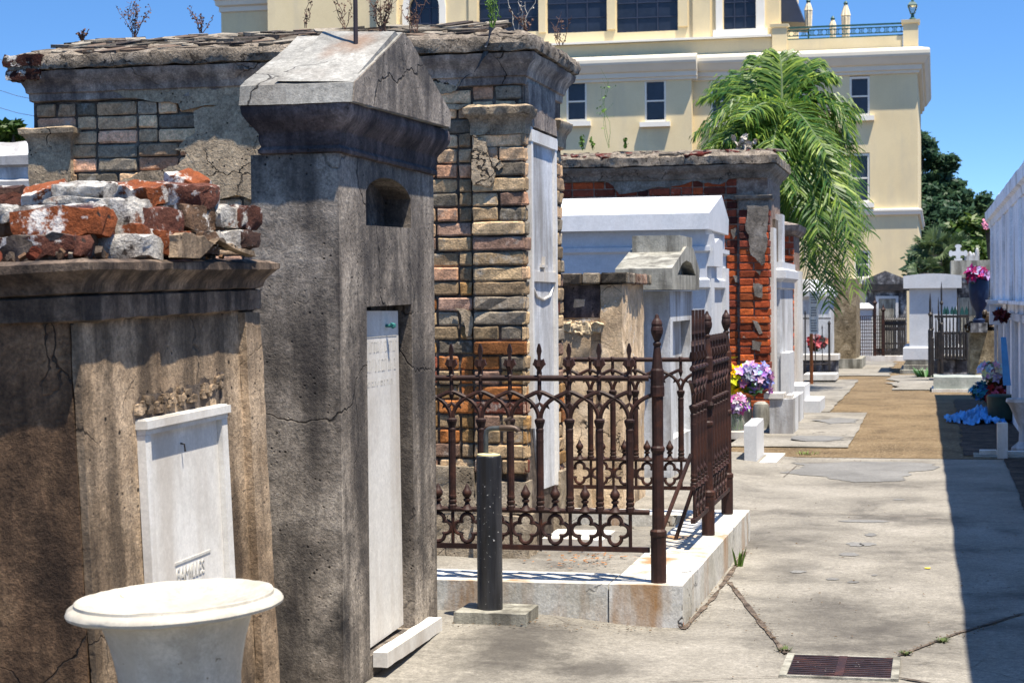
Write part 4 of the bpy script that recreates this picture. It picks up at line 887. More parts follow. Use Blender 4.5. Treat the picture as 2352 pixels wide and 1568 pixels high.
for i in range(6): j = (i + 1) % 6; m.F(oi[j], oi[i], b[i], b[j])
m.F(*b[::-1]); mk('gable_block', m, M['grey_tomb'], t)
a = PX(1556, 566, XG - .04); b_ = PX(1579, 566, XG - .04); zz = PX(1570, 543, XG - .04).z; xl = PY(1450, 550, a.y).x
m = MB(); m.box(xl, XG - .02, a.y + .04, b_.y + .15, a.z - .06, zz); mk('ridge_block', m, M['grey_tomb'], t, bevel=.01, rough=(.1, .006, 6))
# ================================================================ WHITE LIMEWASHED TOMB
yn, yf = PX(1621, 700, XR).y, PX(1665, 700, XR).y
t = thing('white_tomb', 'clean white limewashed tomb with a hipped white roof, in front of the red brick tomb', 'tomb', (-3.4, (yn + yf) / 2, 0))
zt = PX(1621, 527, XR).z
m = MB(); m.loft(-5.6, XR, yn, yf, [(.03, 0), (.03, .25), (0, .27), (0, zt - .56), (.04, zt - .54), (.04, zt - .47), (.012, zt - .45), (.012, zt - .22), (.045, zt - .2), (.045, zt - .16), (.0, zt - .155), (0, zt)]); mk('body', m, M['white_paint'], t, bevel=.008)
XG = XR + .05; g = [(1629, 526), (1629, 489), (1658, 449), (1674, 505), (1673, 540)]
m = MB(); gable(m, XG, g, 3.6); mk('roof', m, M['white_paint'], t, bevel=.012)
ya, yb = yn - .01, yn + .30; zc = PX(1640, 555, XR).z; zd = PX(1640, 614, XR).z
m = MB(); m.extr([Vector((XR - .01, y, z)) for y, z in [(ya + .02, zd), (ya + .75, zd), (ya + .75, zd + .25), (ya + .42, zc + .02), (ya + .12, zd + .22), (ya + .02, zd + .3)]], (.09, 0, 0)); mk('capital', m, M['white_paint'], t, bevel=.01)
for y_ in (ya + .05, yf - .3):
    m = MB(); m.box(XR, XR + .05, y_, y_ + .24, .27, zd); mk('pilaster', m, M['white_paint'], t, bevel=.008)
# ================================================================ RED BRICK TOMB
XB_ = -1.97; yn, yf = 22.14, PX(1793, 700, XB_).y
zc0, zc1, zr = PX(1765, 404, XB_).z, PX(1780, 360, XB_ + .1).z, 3.35
t = thing('red_brick_tomb', 'red brick tomb with orange bricks, stucco remnants and a heavy grey cornice', 'tomb', (-3.3, 23, 0))
m = MB(); m.box(-4.9, XB_, yn, yf, 0, zc0); mk('core', m, M['mortar_red'], t)
orr = (.55, .245, .125); orx = (.62, .30, .14); rdd = (.43, .2, .135); dk2 = (.25, .11, .085)
palr = lambda z: [rdd, dk2, rdd, orr] if z > 2.1 else [orr, orx, orr, rdd, orx]  # upper courses darker: shade below the cornice put into the brick colours
m = MB(); bricks(m, -4.9, XB_ - .36, .1, zc0 - .02, onY(yn), .27, .0915, .012, palr, 31, depth=.02, amp=.004, mix=.35)
mk('brick_courses', m, M['brick_red'], t); m = MB()
bricks(m, XB_ - .345, XB_ + .02, .0, zc0 - .40, onY(yn - .05), .36, .0915, .012, palr, 32, depth=.02, amp=.004, mix=.6, stag=False)
bricks(m, yn - .07, yn + .2, 0, zc0 - .40, onX(XB_), .26, .0915, .012, palr, 33, depth=.02, amp=.004, mix=.5, stag=False)
mk('pilaster_bricks', m, M['brick_red'], t); m = MB()
bricks(m, yf - .28, yf, 0, zc0 - .40, onX(XB_), .26, .0915, .012, palr, 34, depth=.02, amp=.004, mix=.5, stag=False)
mk('brick_courses', m, M['brick_red'], t)
m = MB(); m.box(XB_ - .34, XB_ + .002, yn - .05, yn - .001, 0, zc0 - .38); mk('pilaster_core', m, M['mortar_red'], t)
def sp(*a, **k):
    m = MB(); ypatch(m, *a, **k); mk('stucco_patch', m, M['stucco_dark'], t, rough=(.08, .006, 5))
yw = yn - .02
sp([(1302, 402), (1762, 402), (1762, 408), (1690, 410), (1630, 420), (1590, 416), (1510, 430), (1470, 440), (1425, 447), (1410, 428), (1398, 420), (1378, 414), (1355, 412), (1335, 418), (1312, 420), (1302, 420)], yw, .015, 41)
sp([(1662, 447), (1704, 447), (1704, 462), (1662, 460)], yw, .015, 42)
sp([(1678, 528), (1690, 522), (1694, 540), (1684, 550)], yw, .012, 43)
sp([(1684, 632), (1704, 634), (1700, 650), (1690, 648)], yw, .012, 44)
yw = yn - .072
sp([(1714, 470), (1764, 470), (1763, 560), (1757, 605), (1750, 610), (1740, 600), (1724, 585), (1720, 540), (1713, 530)], yw, .015, 45, amp=.1)
sp([(1730, 650), (1752, 655), (1750, 685), (1734, 680)], yw, .012, 46, 2)
sp([(1728, 735), (1740, 738), (1752, 765), (1744, 768)], yw, .012, 47, 2)
sp([(1728, 782), (1750, 786), (1746, 806), (1726, 802)], yw, .012, 48, 2)
sp([(1735, 620), (1748, 622), (1746, 634)], yw, .012, 49, 2)
m = MB(); m.loft(XB_ - .33, XB_ + .01, yn - .05, yn + .25, [(0, zc0 - .42), (.012, zc0 - .41), (.02, zc0 - .30), (.05, zc0 - .28), (.06, zc0 - .245), (.03, zc0 - .235)]); mk('capital', m, M['stucco_dark'], t, bevel=.008)
m = MB(); m.loft(-4.9, XB_, yn - .05, yf, [(0, zc0 - .03), (.02, zc0), (.03, zc0 + .03), (.05, zc0 + .045), (.10, zc0 + .10), (.11, zc0 + .125), (.05, zc0 + .13)]); mk('cornice', m, M['stucco_dark'], t, rough=(.15, .008, 4))
m = MB(); zs = zc0 + .132; m.loft(-4.9, XB_, yn - .05, yf, [(.06, zs), (.125, zs + .005), (.13, zs + .1), (.06, zs + .14), (-.5, zs + .22), (-.9, zs + .225)]); mk('roof_slab', m, M['slab'], t, rough=(.09, .022, 7))
m = MB(); rnd = random.Random(9)
for k in range(90):
    x = rnd.uniform(-4.8, -1.9); q = rnd.random(); y = yn - .1 + q * .7; z = zs + .125 + .09 * q
    c = chunk(rnd.uniform(.08, .3), rnd.uniform(.1, .2), rnd.uniform(.02, .06), k, .012); m.col = rnd.choice([(.3, .1, .06), (.32, .29, .25), (.22, .09, .06), (.35, .32, .28), (.28, .26, .23)]); c.c = [m.col] * len(c.f)
    m.add(c, Matrix.Translation((x, y, z)) @ Euler((rad(10), rad(rnd.uniform(-8, 8)), rnd.random() * .8)).to_matrix().to_4x4())
mk('roof_rubble', m, M['brick'], t, smooth=True)
m = MB(); m.box(XB_ + .001, XB_ + .05, yn + .22, yn + .62, .2, zc0 - .62); mk('marble_tablet', m, M['marble'], t, bevel=.008)
m = MB(); m.box(XB_ + .001, XB_ + .035, yn + .66, yn + 1.05, .1, zc0 - .5); mk('wooden_door', m, M['wood'], t)
m = MB(); m.box(XB_ + .001, XB_ + .08, yn + 1.07, yf - .3, .1, zc0 - .42); mk('limewashed_pier', m, M['white_old'], t, bevel=.01)
GR = 'green weeds on the roof of the red brick tomb'
for k, (x, y, h, lb) in enumerate([(1338, 340, .18, 'short green weed at the left end of the red brick tomb roof'), (1399, 334, .95, 'very tall single green weed on the red brick tomb roof'), (1436, 336, .12, 'low green sprig right of the tall weed'), (1362, 340, .16, 'thin green sprig left of the tall weed')]):
    p = PY(x, y, 22.35); weed(p, h, .25 if k != 1 else .10, 5 if k != 1 else 3, M['weed_green'], lb, 60 + k, GR, 6, name='green_weed', lr=.02, lean=-.05 if k == 1 else 0)
p = PY(1710, 354, 22.4); weed(p, .22, .9, 9, M['weed_pale'], 'pale dead plant stump at the right of the red brick tomb roof', 70, None, 7, name='dead_plant', lr=.04)
# ================================================================ MIDDLE DISTANCE, LEFT OF THE PATH
def bx(m, X1_, px0, px1, xl, z0, z1):   # block whose front lies in x = X1_, between two picture columns
    y0, y1 = PX(px0, 800, X1_).y, PX(px1, 800, X1_).y; m.box(xl, X1_, y0, y1, z0, z1); return y0, y1
# white post block and its slab
p = PZ(1738, 1066); t = thing('marble_post', 'upright white marble block at the edge of the path beyond the iron fence', 'marble block', (p.x, p.y, 0))
zt = PY(1725, 972, p.y).z; xl = PZ(1709, 1066).x; yf = PX(1755, 1050, p.x).y
m = MB(); m.extr([(p.x, p.y, 0), (p.x, p.y, zt - .02), (p.x, yf - .05, zt), (p.x, yf, zt - .05), (p.x, yf, 0)], (xl - p.x, 0, 0)); mk('block', m, M['white_paint'], t, bevel=.012, rough=(.1, .005, 7))
m = MB(); m.box(xl - .25, p.x + .18, p.y - .05, yf + .25, -.01, .022); o = mk('pale_slab', m, M['marble']); o['kind'] = 'structure'
# two stained marble pedestal blocks at the corner of the red brick tomb
for k, (a, b, c_, tp, bt_, lab) in enumerate([((1768, 999), 1822, 1826, 916, 999, 'stained white marble pedestal block with a slab on top, below the red brick tomb'), ((1812, 974), 1834, 1843, 908, 974, 'narrower white marble pedestal block behind the one with the slab')]):
    p = PZ(*a); y0 = p.y; xr = PZ(b, bt_).x; zt = PY(1790, tp, y0).z; yf = y0 + .9 if k else y0 + .75
    t = thing('marble_pedestal', lab, 'pedestal', ((p.x + xr) / 2, y0 + .3, 0), 'marble pedestals by the red brick tomb')
    m = MB(); m.box(p.x, xr, y0, yf, 0, zt); mk('block', m, M['white_old'], t, bevel=.012, rough=(.12, .006, 5))
    if not k:
        m = MB(); m.box(p.x - .06, p.x + .15, y0 - .02, y0 + .4, zt + .003, zt + .06); mk('slab', m, M['marble'], t, bevel=.015)
        m = MB(); m.box(p.x + .17, xr - .02, y0 + .1, y0 + .5, zt + .003, zt + .035); mk('slab', m, M['marble'], t, bevel=.012)
# round grey stone beside it
p = PZ(1750, 985); m = MB(); m.lathe([(.10, 0), (.10, .22), (.085, .29), (.04, .32)], (0, 0, 0), 14); tag(mk('round_stone', m, M['grey_tomb'], smooth=True), 'small rounded grey stone against the foot of the red brick tomb', 'stone').location = (p.x, p.y - .06, 0)
# white tomb with steps
XS_ = -1.88; yn = PX(1792, 880, XS_).y
t = thing('stepped_tomb', 'tall white limewashed tomb with low steps, right of the red brick tomb', 'tomb', (-2.4, yn, 0))
zt = PX(1795, 602, XS_).z
m = MB(); y0, y1 = bx(m, XS_, 1793, 1822, -4.4, 0, zt - .3); mk('body', m, M['white_old'], t, bevel=.01)
m = MB(); m.loft(-4.4, XS_, y0, y1, [(0, zt - .34), (.02, zt - .32), (.02, zt - .25), (.07, zt - .2), (.07, zt - .1), (.03, zt - .08), (.03, zt)]); mk('cornice', m, M['white_paint'], t, bevel=.006)
m = MB(); m.box(XS_ + .002, XS_ + .10, y0 - .02, y0 + .9, 0, PX(1795, 810, XS_).z); mk('pedestal', m, M['white_paint'], t, bevel=.012)
m = MB(); m.box(XS_ + .003, XS_ + .42, y0 + .95, y1, 0, .17); mk('step', m, M['white_paint'], t, bevel=.012); m = MB(); m.box(XS_ + .002, XS_ + .22, y0 + .96, y1 - .01, .172, .36); mk('step', m, M['white_paint'], t, bevel=.012)
# second red brick tomb farther on
XS2 = -1.95; t = thing('red_brick_tomb', 'second red brick tomb, mostly hidden behind the white stepped tomb and the palm', 'tomb', (-2.6, 30, 0))
y0, y1 = PX(1822, 700, XS2).y, PX(1837, 700, XS2).y; zt = PX(1822, 540, XS2).z
m = MB(); m.box(-4.6, XS2, y0, y1, 0, zt); mk('core', m, M['mortar_red'], t)
m = MB(); bricks(m, -4.6, XS2 + .02, .2, zt, onY(y0), .26, .09, .013, palr, 51, depth=.02, amp=.003, grid=(2, 2)); mk('brick_courses', m, M['brick_red'], t)
m = MB(); m.box(XS2 + .002, XS2 + .05, y0 + .1, y1 - .1, .1, zt - .5); mk('marble_front', m, M['marble'], t)
m = MB(); m.loft(-4.6, XS2, y0, y1, [(.03, zt), (.08, zt + .06), (.1, zt + .14), (-.3, zt + .24)]); mk('cornice', m, M['cornice'], t)
# sign on a rusty pole
p = PZ(1864, 884); t = thing('sign', 'narrow white notice board full of small lettering on a rusty orange pole', 'sign', p)
m = MB(); zt = PY(1864, 700, p.y).z; m.tube([(p.x, p.y, 0), (p.x, p.y, zt)], .03, 8); mk('pole', m, M['orange_pole'], t)
a, b = PY(1859, 672, p.y - .05), PY(1880, 766, p.y - .05)
m = MB(); m.box(a.x, b.x, p.y - .06, p.y - .04, b.z, a.z); bd = mk('board', m, M['sign'], t, bevel=.006)
m = MB(); rnd = random.Random(3); n = 15
for k in range(n):
    z = a.z - .05 - (a.z - b.z - .09) * k / (n - 1); x = a.x + .02 + rnd.random() * .01; xe = b.x - rnd.uniform(.02, .05)
    if k in (4, 9): continue
    while x < xe:
        w_ = rnd.uniform(.006, .016); m.box(x, x + w_, p.y - .0625, p.y - .0595, z, z + .020); x += w_ + .005
mk('lettering', m, M['sign_ink'], bd)
# railed plot with a low white table slab
yp = 33.5
t = thing('plot_railing', 'thin dark iron railing with tall square posts round a low plot near the sign', 'railing', (-2.3, yp, 0))
for x, w_, yt, yb in ((1829, 4, 694, 818), (1850, 3, 712, 880), (1905, 5, 735, 876), (1873, 2.5, 740, 880), (1889, 2, 745, 876), (1840, 2.5, 705, 815)):
    q = PY(x, yb, yp); m = MB(); s_ = w_ * yp / FPX / 2; z1 = PY(x, yt, yp).z; m.box(q.x - s_, q.x + s_, yp - s_, yp + s_, max(0, q.z), z1 - .08); m.lathe([(s_ * 1.4, z1 - .08), (s_ * 1.5, z1 - .05), (.001, z1)], (q.x, yp, 0), 6); mk('post', m, M['iron_dark'], t)
for y in (731, 836, 858):
    m = MB(); a, b = PY(1826, y, yp), PY(1908, y, yp); m.tube([a, b], .012, 6); mk('rail', m, M['iron_dark'], t)
t = thing('table_tomb', 'low white marble table tomb by the path behind the sign', 'tomb', (-1.9, 32.6, 0))
a, b = PY(1846, 880, 32.4), PY(1920, 864, 32.4)
m = MB(); m.box(a.x, b.x, 32.3, 33.3, PY(1880, 873, 32.3).z, PY(1880, 860, 32.3).z); mk('slab', m, M['marble'], t, bevel=.015)
m = MB(); m.box(a.x + .1, b.x - .1, 32.4, 33.2, 0, PY(1880, 873, 32.3).z - .002); mk('base', m, M['grey_tomb'], t)
a, b = PY(1826, 830, 34.3), PY(1922, 814, 34.3)
t = thing('coping_wall', 'low white coping wall behind the dark railing', 'wall', ((a.x + b.x) / 2, 34.5, 0)); m = MB(); m.box(a.x, b.x, 34.2, 34.9, 0, PY(1880, 827, 34.2).z); mk('wall', m, M['dark_tomb'], t); m = MB(); m.box(a.x - .03, b.x + .03, 34.15, 34.95, PY(1880, 827, 34.2).z + .002, b.z); mk('coping', m, M['marble'], t, bevel=.01)
# stepped white tomb body behind the railing
t = thing('pale_tomb', 'pale limewashed tomb behind the dark plot railing, under the palm', 'tomb', (-3, 36, 0)); a, b = PY(1800, 660, 35.6), PY(1905, 660, 35.6)
m = MB(); m.loft(a.x, b.x, 35.6, 37.2, [(.05, 0), (.05, .3), (0, .32), (0, 1.45), (.07, 1.52), (.07, 1.62), (-.3, 1.85)]); mk('body', m, M['white_old'], t)
# rough grey wall tomb
a, b = PY(1898, 700, 38.5), PY(1966, 700, 38.5)
t = thing('rough_tomb', 'rough unplastered grey-brown tomb under the drooping palm fronds', 'tomb', ((a.x + b.x) / 2, 39, 0))
m = MB(); m.box(a.x, b.x, 38.5, 40.5, 0, PY(1930, 640, 38.5).z); mk('body', m, M['brown_stone'], t, rough=(.25, .04, 2))
m = MB(); m.box(a.x - .08, b.x + .12, 38.4, 40.6, 0, .22); mk('plinth', m, M['grey_tomb'], t, bevel=.02)
# artificial flowers in a pot on the low slab
def bouquet(name, label, c, r, n, cols, mat, seed, group=None, leaf=10, pr=.03, flat=.8, leafcol=(.04, .12, .02), leafL=1.5, petals=5, cat='flowers'):
    rnd = random.Random(seed); m = MB(); c = Vector(c); 
    root = thing(name, label, cat, c, group)
    for k in range(n):
        d = Vector((rnd.gauss(0, 1), rnd.gauss(0, 1), rnd.gauss(0, 1))); d.normalize(); d.z *= flat; p = c + d * r * (rnd.uniform(.35, 1.0) + max(0, rnd.gauss(0, .16))) + Vector((0, 0, r * .9))
        m.col = tuple(v * rnd.uniform(.75, 1.2) for v in rnd.choice(cols)); ax = (d + Vector((rnd.uniform(-.4, .4), -.4, .4))).normalized(); u = ax.orthogonal().normalized(); v = ax.cross(u)
        for q in range(petals):
            a = q / petals * 6.283; e = u * math.cos(a) + v * math.sin(a); s = u * -math.sin(a) + v * math.cos(a); R = pr * (.65 + .75 * ((k * 37) % 11) / 10) * rnd.uniform(.85, 1.15)
            m.F(m.V(p), m.V(p + e * R * .6 + s * R * .4 + ax * R * .3), m.V(p + e * R * 1.25 + ax * R * .35), m.V(p + e * R * .6 - s * R * .4 + ax * R * .3))
    mk('blossoms', m, mat, root); m = MB()
    for k in range(leaf):
        a = rnd.random() * 6.283; e = Vector((math.cos(a), math.sin(a), rnd.uniform(.2, 1.1))).normalized(); L = r * leafL * rnd.uniform(.6, 1.1); s = Vector((-e.y, e.x, 0)).normalized() * L * .13; p = c + Vector((0, 0, -.02))
        m.F(m.V(p - s * .3), m.V(p + s * .3), m.V(p + e * L * .6 + s), m.V(p + e * L * .6 - s)); m.F(m.V(p + e * L * .6 - s), m.V(p + e * L * .6 + s), m.V(p + e * L * 1.1 + Vector((0, 0, -.1 * L))))
    mk('leaves', m, M['leafgreen'], root); return root
M['leafgreen'] = plain('leaf_green', (.035, .11, .018, 1), .5, var=.5, scale=9)
M['petal'] = (lambda t: t.fin(t.N('ShaderNodeVertexColor', layer_name='Col').outputs[0], .6))(NT('petal'))
bouquet('artificial_flowers', 'small red and pink bouquet standing by the plot railing behind the sign', PY(1877, 805, 33.9), .16, 50, [(.5, .04, .05), (.02, .09, .07), (.6, .3, .3)], M['petal'], 3, leaf=8, pr=.06)
# the vase flowers in front of the red brick tomb
pj = PZ(1692, 1004); YJ = pj.y
m = MB(); m.box(pj.x - .4, pj.x + .13, YJ - .25, YJ + .3, 0, .075); tag(mk('marble_slab', m, M['marble'], bevel=.012, loc=(pj.x, YJ, 0)), 'white marble slab under the glass flower jar', 'marble slab')
t = thing('glass_jar', 'clear glass jar of water and stems holding the pink lilies', 'jar', (pj.x, YJ, .077))
M['jar'] = NT('jar_glass').m; jb = M['jar'].node_tree.nodes['Principled BSDF']; jb.inputs['Base Color'].default_value = (.75, .8, .7, 1); jb.inputs['Roughness'].default_value = .05; jb.inputs['Transmission Weight'].default_value = .85; jb.inputs['IOR'].default_value = 1.3
zj = PY(1690, 950, YJ).z; rj = .085
m = MB(); m.lathe([(rj, .077), (rj * 1.05, .12), (rj * 1.05, zj - .06), (rj * .85, zj - .02), (rj * .9, zj)], (pj.x, YJ, 0), 18); mk('glass', m, M['jar'], t, smooth=True)
m = MB(); rnd = random.Random(2)
for k in range(12): a = rnd.random() * 6.28; m.tube([(pj.x + math.cos(a) * .05, YJ + math.sin(a) * .05, .09), (pj.x + math.cos(a + .6) * .04, YJ + math.sin(a + .6) * .04, zj + .02)], .006, 5)
mk('stems', m, M['leafgreen'], t)
bouquet('lily_bunch', 'pale pink lilies in the glass jar beside the gate post', (pj.x + .0, YJ, zj + .01),   .115, 110, [(.62, .38, .6), (.75, .6, .73), (.5, .26, .5), (.78, .7, .76)], M['petal'], 5, leaf=6, pr=.038)
q = PY(1732, 905, YJ + .35); 
bouquet('iris_bunch', 'large bunch of purple artificial irises with green leaves against the red bricks', q, .21, 260, [(.46, .38, .62), (.58, .52, .70), (.74, .71, .79), (.34, .26, .5), (.8, .78, .81)], M['petal'], 6, leaf=26, pr=.04, flat=.72, leafL=1.15)
q2 = PY(1677, 893, YJ + .3)
bouquet('gladiolus_bunch', 'bright yellow artificial flowers just right of the gate post', q2, .15, 90, [(.9, .75, .02), (.85, .62, .02)], M['petal'], 7, leaf=14, pr=.06, flat=1.35, leafL=1.4)
m = MB(); q3 = PY(1704, 962, YJ + .35); zb = PY(1700, 912, YJ + .35).z
m.lathe([(.07, 0), (.09, .05), (.10, zb * .6), (.08, zb)], (0, 0, 0), 14); o = mk('flower_vase', m, M['grey_tomb'], smooth=True); o.location = (q.x - .12, YJ + .35, 0); tag(o, 'plain grey vase below the purple and yellow flowers', 'vase')
# ================================================================ FAR END OF THE PATH
# blackened tomb with a pediment
Yd = 47.0; a, b = PY(1988, 700, Yd), PY(2080, 700, Yd); zt = PY(2030, 668, Yd).z
t = thing('blackened_tomb', 'soot-black tomb with a low pediment and a white door frame', 'tomb', ((a.x + b.x) / 2, Yd + .8, 0))
m = MB(); m.box(a.x, b.x, Yd, Yd + 2, 0, zt); mk('body', m, M['dark_tomb'], t)
m = MB(); m.box(a.x - .1, b.x + .1, Yd - .12, Yd + 2.1, zt + .002, zt + .16); mk('cornice', m, M['iron_dark'], t)
m = MB(); zz = zt + .165; m.extr([(a.x - .08, Yd - .1, zz), (b.x + .08, Yd - .1, zz), (b.x + .08, Yd - .1, zz + .1), ((a.x + b.x) / 2, Yd - .1, PY(2035, 622, Yd).z), (a.x - .08, Yd - .1, zz + .1)], (0, 2.1, 0)); mk('pediment', m, M['dark_tomb'], t)
c0, c1 = PY(2012, 680, Yd), PY(2064, 790, Yd); m = MB()
m.box(c0.x, c0.x + .07, Yd - .06, Yd - .001, .2, c0.z); m.box(c1.x - .07, c1.x, Yd - .06, Yd - .001, .2, c0.z); m.box(c0.x + .07, c1.x - .07, Yd - .06, Yd - .001, c0.z - .07, c0.z); mk('door_frame', m, M['white_paint'], t)
m = MB(); m.box(c0.x + .08, c1.x - .08, Yd - .03, Yd - .002, .2, c0.z - .08); mk('marble_door', m, M['grey_tomb'], t)
t = thing('white_grave', 'small bright white grave seen through the lattice gate', 'tomb', (PY(1984, 750, 46).x, 46, 0)); a, b = PY(1966, 750, 46), PY(2002, 750, 46); m = MB(); m.loft(a.x, b.x, 46, 47, [(0, 0), (0, PY(1984, 712, 46).z), (.06, PY(1984, 708, 46).z), (-.1, PY(1984, 696, 46).z)]); mk('body', m, M['white_paint'], t)
# lattice gate
Yl = 43.5; a, b = PY(1962, 812, Yl), PY(2030, 690, Yl)
t = thing('lattice_gate', 'rusty square lattice iron gate with a finial at the end of the path', 'gate', ((a.x + b.x) / 2, Yl, 0))
m = MB()
for k in range(15): x = a.x + (b.x - a.x) * k / 14; m.box(x - .008, x + .008, Yl - .008, Yl + .008, .1, PY(2000, 726, Yl).z)
for k in range(13): z = .1 + (PY(2000, 726, Yl).z - .1) * k / 12; m.box(a.x, b.x, Yl - .018, Yl - .009, z - .008, z + .008)
mk('lattice', m, M['iron'], t)
for x in (1963, 2010, 2029):
    q = PY(x, 800, Yl); m = MB(); z1 = PY(x, 716 if x != 2010 else 700, Yl).z; m.box(q.x - .03, q.x + .03, Yl - .05, Yl + .03, 0, z1); m.lathe([(.03, z1), (.06, z1 + .05), (.02, z1 + .1), (.001, z1 + .2)], (q.x, Yl, 0), 6); mk('post', m, M['iron'], t)
m = MB(); m.box(a.x - .1, b.x + 1.2, Yl - .1, Yl + .3, 0, .12); tag(mk('door_step', m, M['marble'], bevel=.015, loc=(a.x, Yl, 0)), 'long white stone sill under the lattice gate', 'sill')
Yi = 43.8; a, b = PY(2032, 800, Yi), PY(2078, 800, Yi)
t = thing('spiked_railing', 'black ornate iron railing with spikes between the lattice gate and the white tomb', 'railing', ((a.x + b.x) / 2, Yi, .12))
z1 = PY(2050, 735, Yi).z
for k in range(10):
    x = a.x + (b.x - a.x) * k / 9; m = MB(); m.tube([(x, Yi, .12), (x, Yi, z1), (x, Yi, z1 + .12)], [.016, .016, .002], 6); m.lathe([(.01, z1 - .03), (.05, z1 + .01), (.01, z1 + .06)], (x, Yi, 0), 6); mk('bar', m, M['iron_dark'], t)
for z in (.2, z1 - .55, z1 - .05):
    m = MB(); m.box(a.x, b.x, Yi - .015, Yi + .015, z - .02, z + .02); mk('rail', m, M['iron_dark'], t)
m = MB()
for k in range(18): m.lathe([(.03, -.01), (.05, 0), (.03, .01)], (a.x + (b.x - a.x) * k / 17, Yi, z1 - .2 + .12 * (k % 2)), 6, M=Matrix.Rotation(math.pi / 2, 3, 'X'))
mk('scrollwork', m, M['iron_dark'], t)
# white tomb right of them
Yw = 36.3; a, b = PY(2084, 800, Yw), PY(2203, 800, Yw); zt = PY(2140, 662, Yw).z
t = thing('white_pediment_tomb', 'plain white tomb with a low curved gable on a stepped grey base', 'tomb', ((a.x + b.x) / 2, Yw + 1, 0))
m = MB(); m.box(a.x + .04, b.x - .04, Yw, Yw + 2.2, .32, zt); mk('body', m, M['white_paint'], t, bevel=.012)
m = MB(); m.loft(a.x - .03, b.x + .03, Yw - .02, Yw + 2.2, [(.03, .26), (.05, .28), (.05, .5), (.0, .53)]); mk('plinth', m, M['white_paint'], t)
m = MB(); m.loft(a.x - .02, b.x + .02, Yw - .06, Yw + 2.2, [(.12, -.01), (.12, .08), (.05, .09), (.05, .17), (.02, .18), (.02, .255)]); mk('steps', m, M['grey_tomb'], t)
zz = zt + .002; pk = PY(2150, 628, Yw).z; z2 = PY(2088, 634, Yw).z
m = MB(); m.extr([(a.x - .07, Yw - .1, zz), (b.x + .05, Yw - .1, zz), (b.x + .05, Yw - .1, z2)] + [(b.x + .05 + (a.x - b.x - .12) * k / 8, Yw - .1, z2 + (pk - z2) * math.sin(math.pi * k / 8)) for k in range(1, 8)] + [(a.x - .07, Yw - .1, z2)], (0, 2.4, 0)); mk('gable', m, M['white_paint'], t, bevel=.01)
# tall iron posts and spiked gate on the right
Yg = 33.0
t = thing('spiked_gate', 'dark iron gate with spear tops hung between tall pointed iron posts', 'gate', (PY(2185, 830, Yg).x, Yg, 0))
def spear(x, yt, w_, yb=862, mat='iron_dark', nm='post'):
    q = PY(x, yb, Yg); z1 = PY(x, yt, Yg).z; s_ = w_ * Yg / FPX / 2; m = MB(); z0 = max(0, q.z)
    m.tube([(q.x, Yg, z0), (q.x, Yg, z0 + (z1 - z0) * .55), (q.x, Yg, z0 + (z1 - z0) * .56), (q.x, Yg, z1 - .15), (q.x, Yg, z1)], [s_, s_, s_ * .55, s_ * .5, .002], 8)
    m.lathe([(s_ * .5, z1 - .42), (s_ * 1.1, z1 - .38), (s_ * .5, z1 - .34)], (q.x, Yg, 0), 8); mk(nm, m, M[mat], t)
spear(2137, 672, 10); spear(2142, 706, 7); spear(2163, 646, 8); spear(2156, 682, 6); spear(2225, 690, 6)
for k, x in enumerate((2150, 2158, 2166, 2174, 2182, 2190, 2198, 2206, 2214, 2221)): spear(x, 722 - (8 if k % 2 else 0), 6.8, 824, nm='bar')
for x in (2170, 2176, 2187, 2194, 2210, 2220):
    q = PY(x, 722, Yg); m = MB(); z1 = PY(x, 702, Yg).z; m.extr([(q.x - .035, Yg - .01, q.z), (q.x + .035, Yg - .01, q.z), (q.x + .03, Yg - .01, q.z + .06), (q.x, Yg - .01, z1), (q.x - .03, Yg - .01, q.z + .06)], (0, .02, 0)); mk('spear_tip', m, M['green_metal'], t)
for y in (727, 765, 800, 822):
    m = MB(); a, b = PY(2146, y, Yg), PY(2226, y, Yg); m.box(a.x, b.x, Yg - .02, Yg + .02, a.z - .022, a.z + .022); mk('rail', m, M['iron_dark'], t)
m = MB(); a, b = PY(2146, 860, 33.4), PY(2232, 826, 33.4); m.box(a.x, b.x, 33.3, 33.7, 0, b.z); tag(mk('gate_wall', m, M['dark_tomb'], rough=(.15, .01, 5), loc=(a.x, 33.4, 0)), 'low black and white stained wall under the spiked gate', 'wall')
m = MB(); a, b = PY(2150, 824, 33.3), PY(2230, 819, 33.3); m.box(a.x, b.x, 33.25, 33.75, a.z + .002, b.z + .03); tag(mk('wall_coping', m, M['marble'], bevel=.01, loc=(a.x, 33.4, 0)), 'pale coping strip along the stained wall under the spiked gate', 'coping')
m = MB(); a, b = PY(2247, 806, 32.4), PY(2228, 868, 32.4); m.tube([a, b], .05, 6); tag(mk('leaning_board', m, M['wood'], loc=b), 'grey board leaning beside the spiked gate', 'board')
tuft('potted_plant', 'small dark potted plant at the foot of the tall iron post', 'plant', PZ(2125, 868), .16, .3, 60, M['leafgreen'], 8)
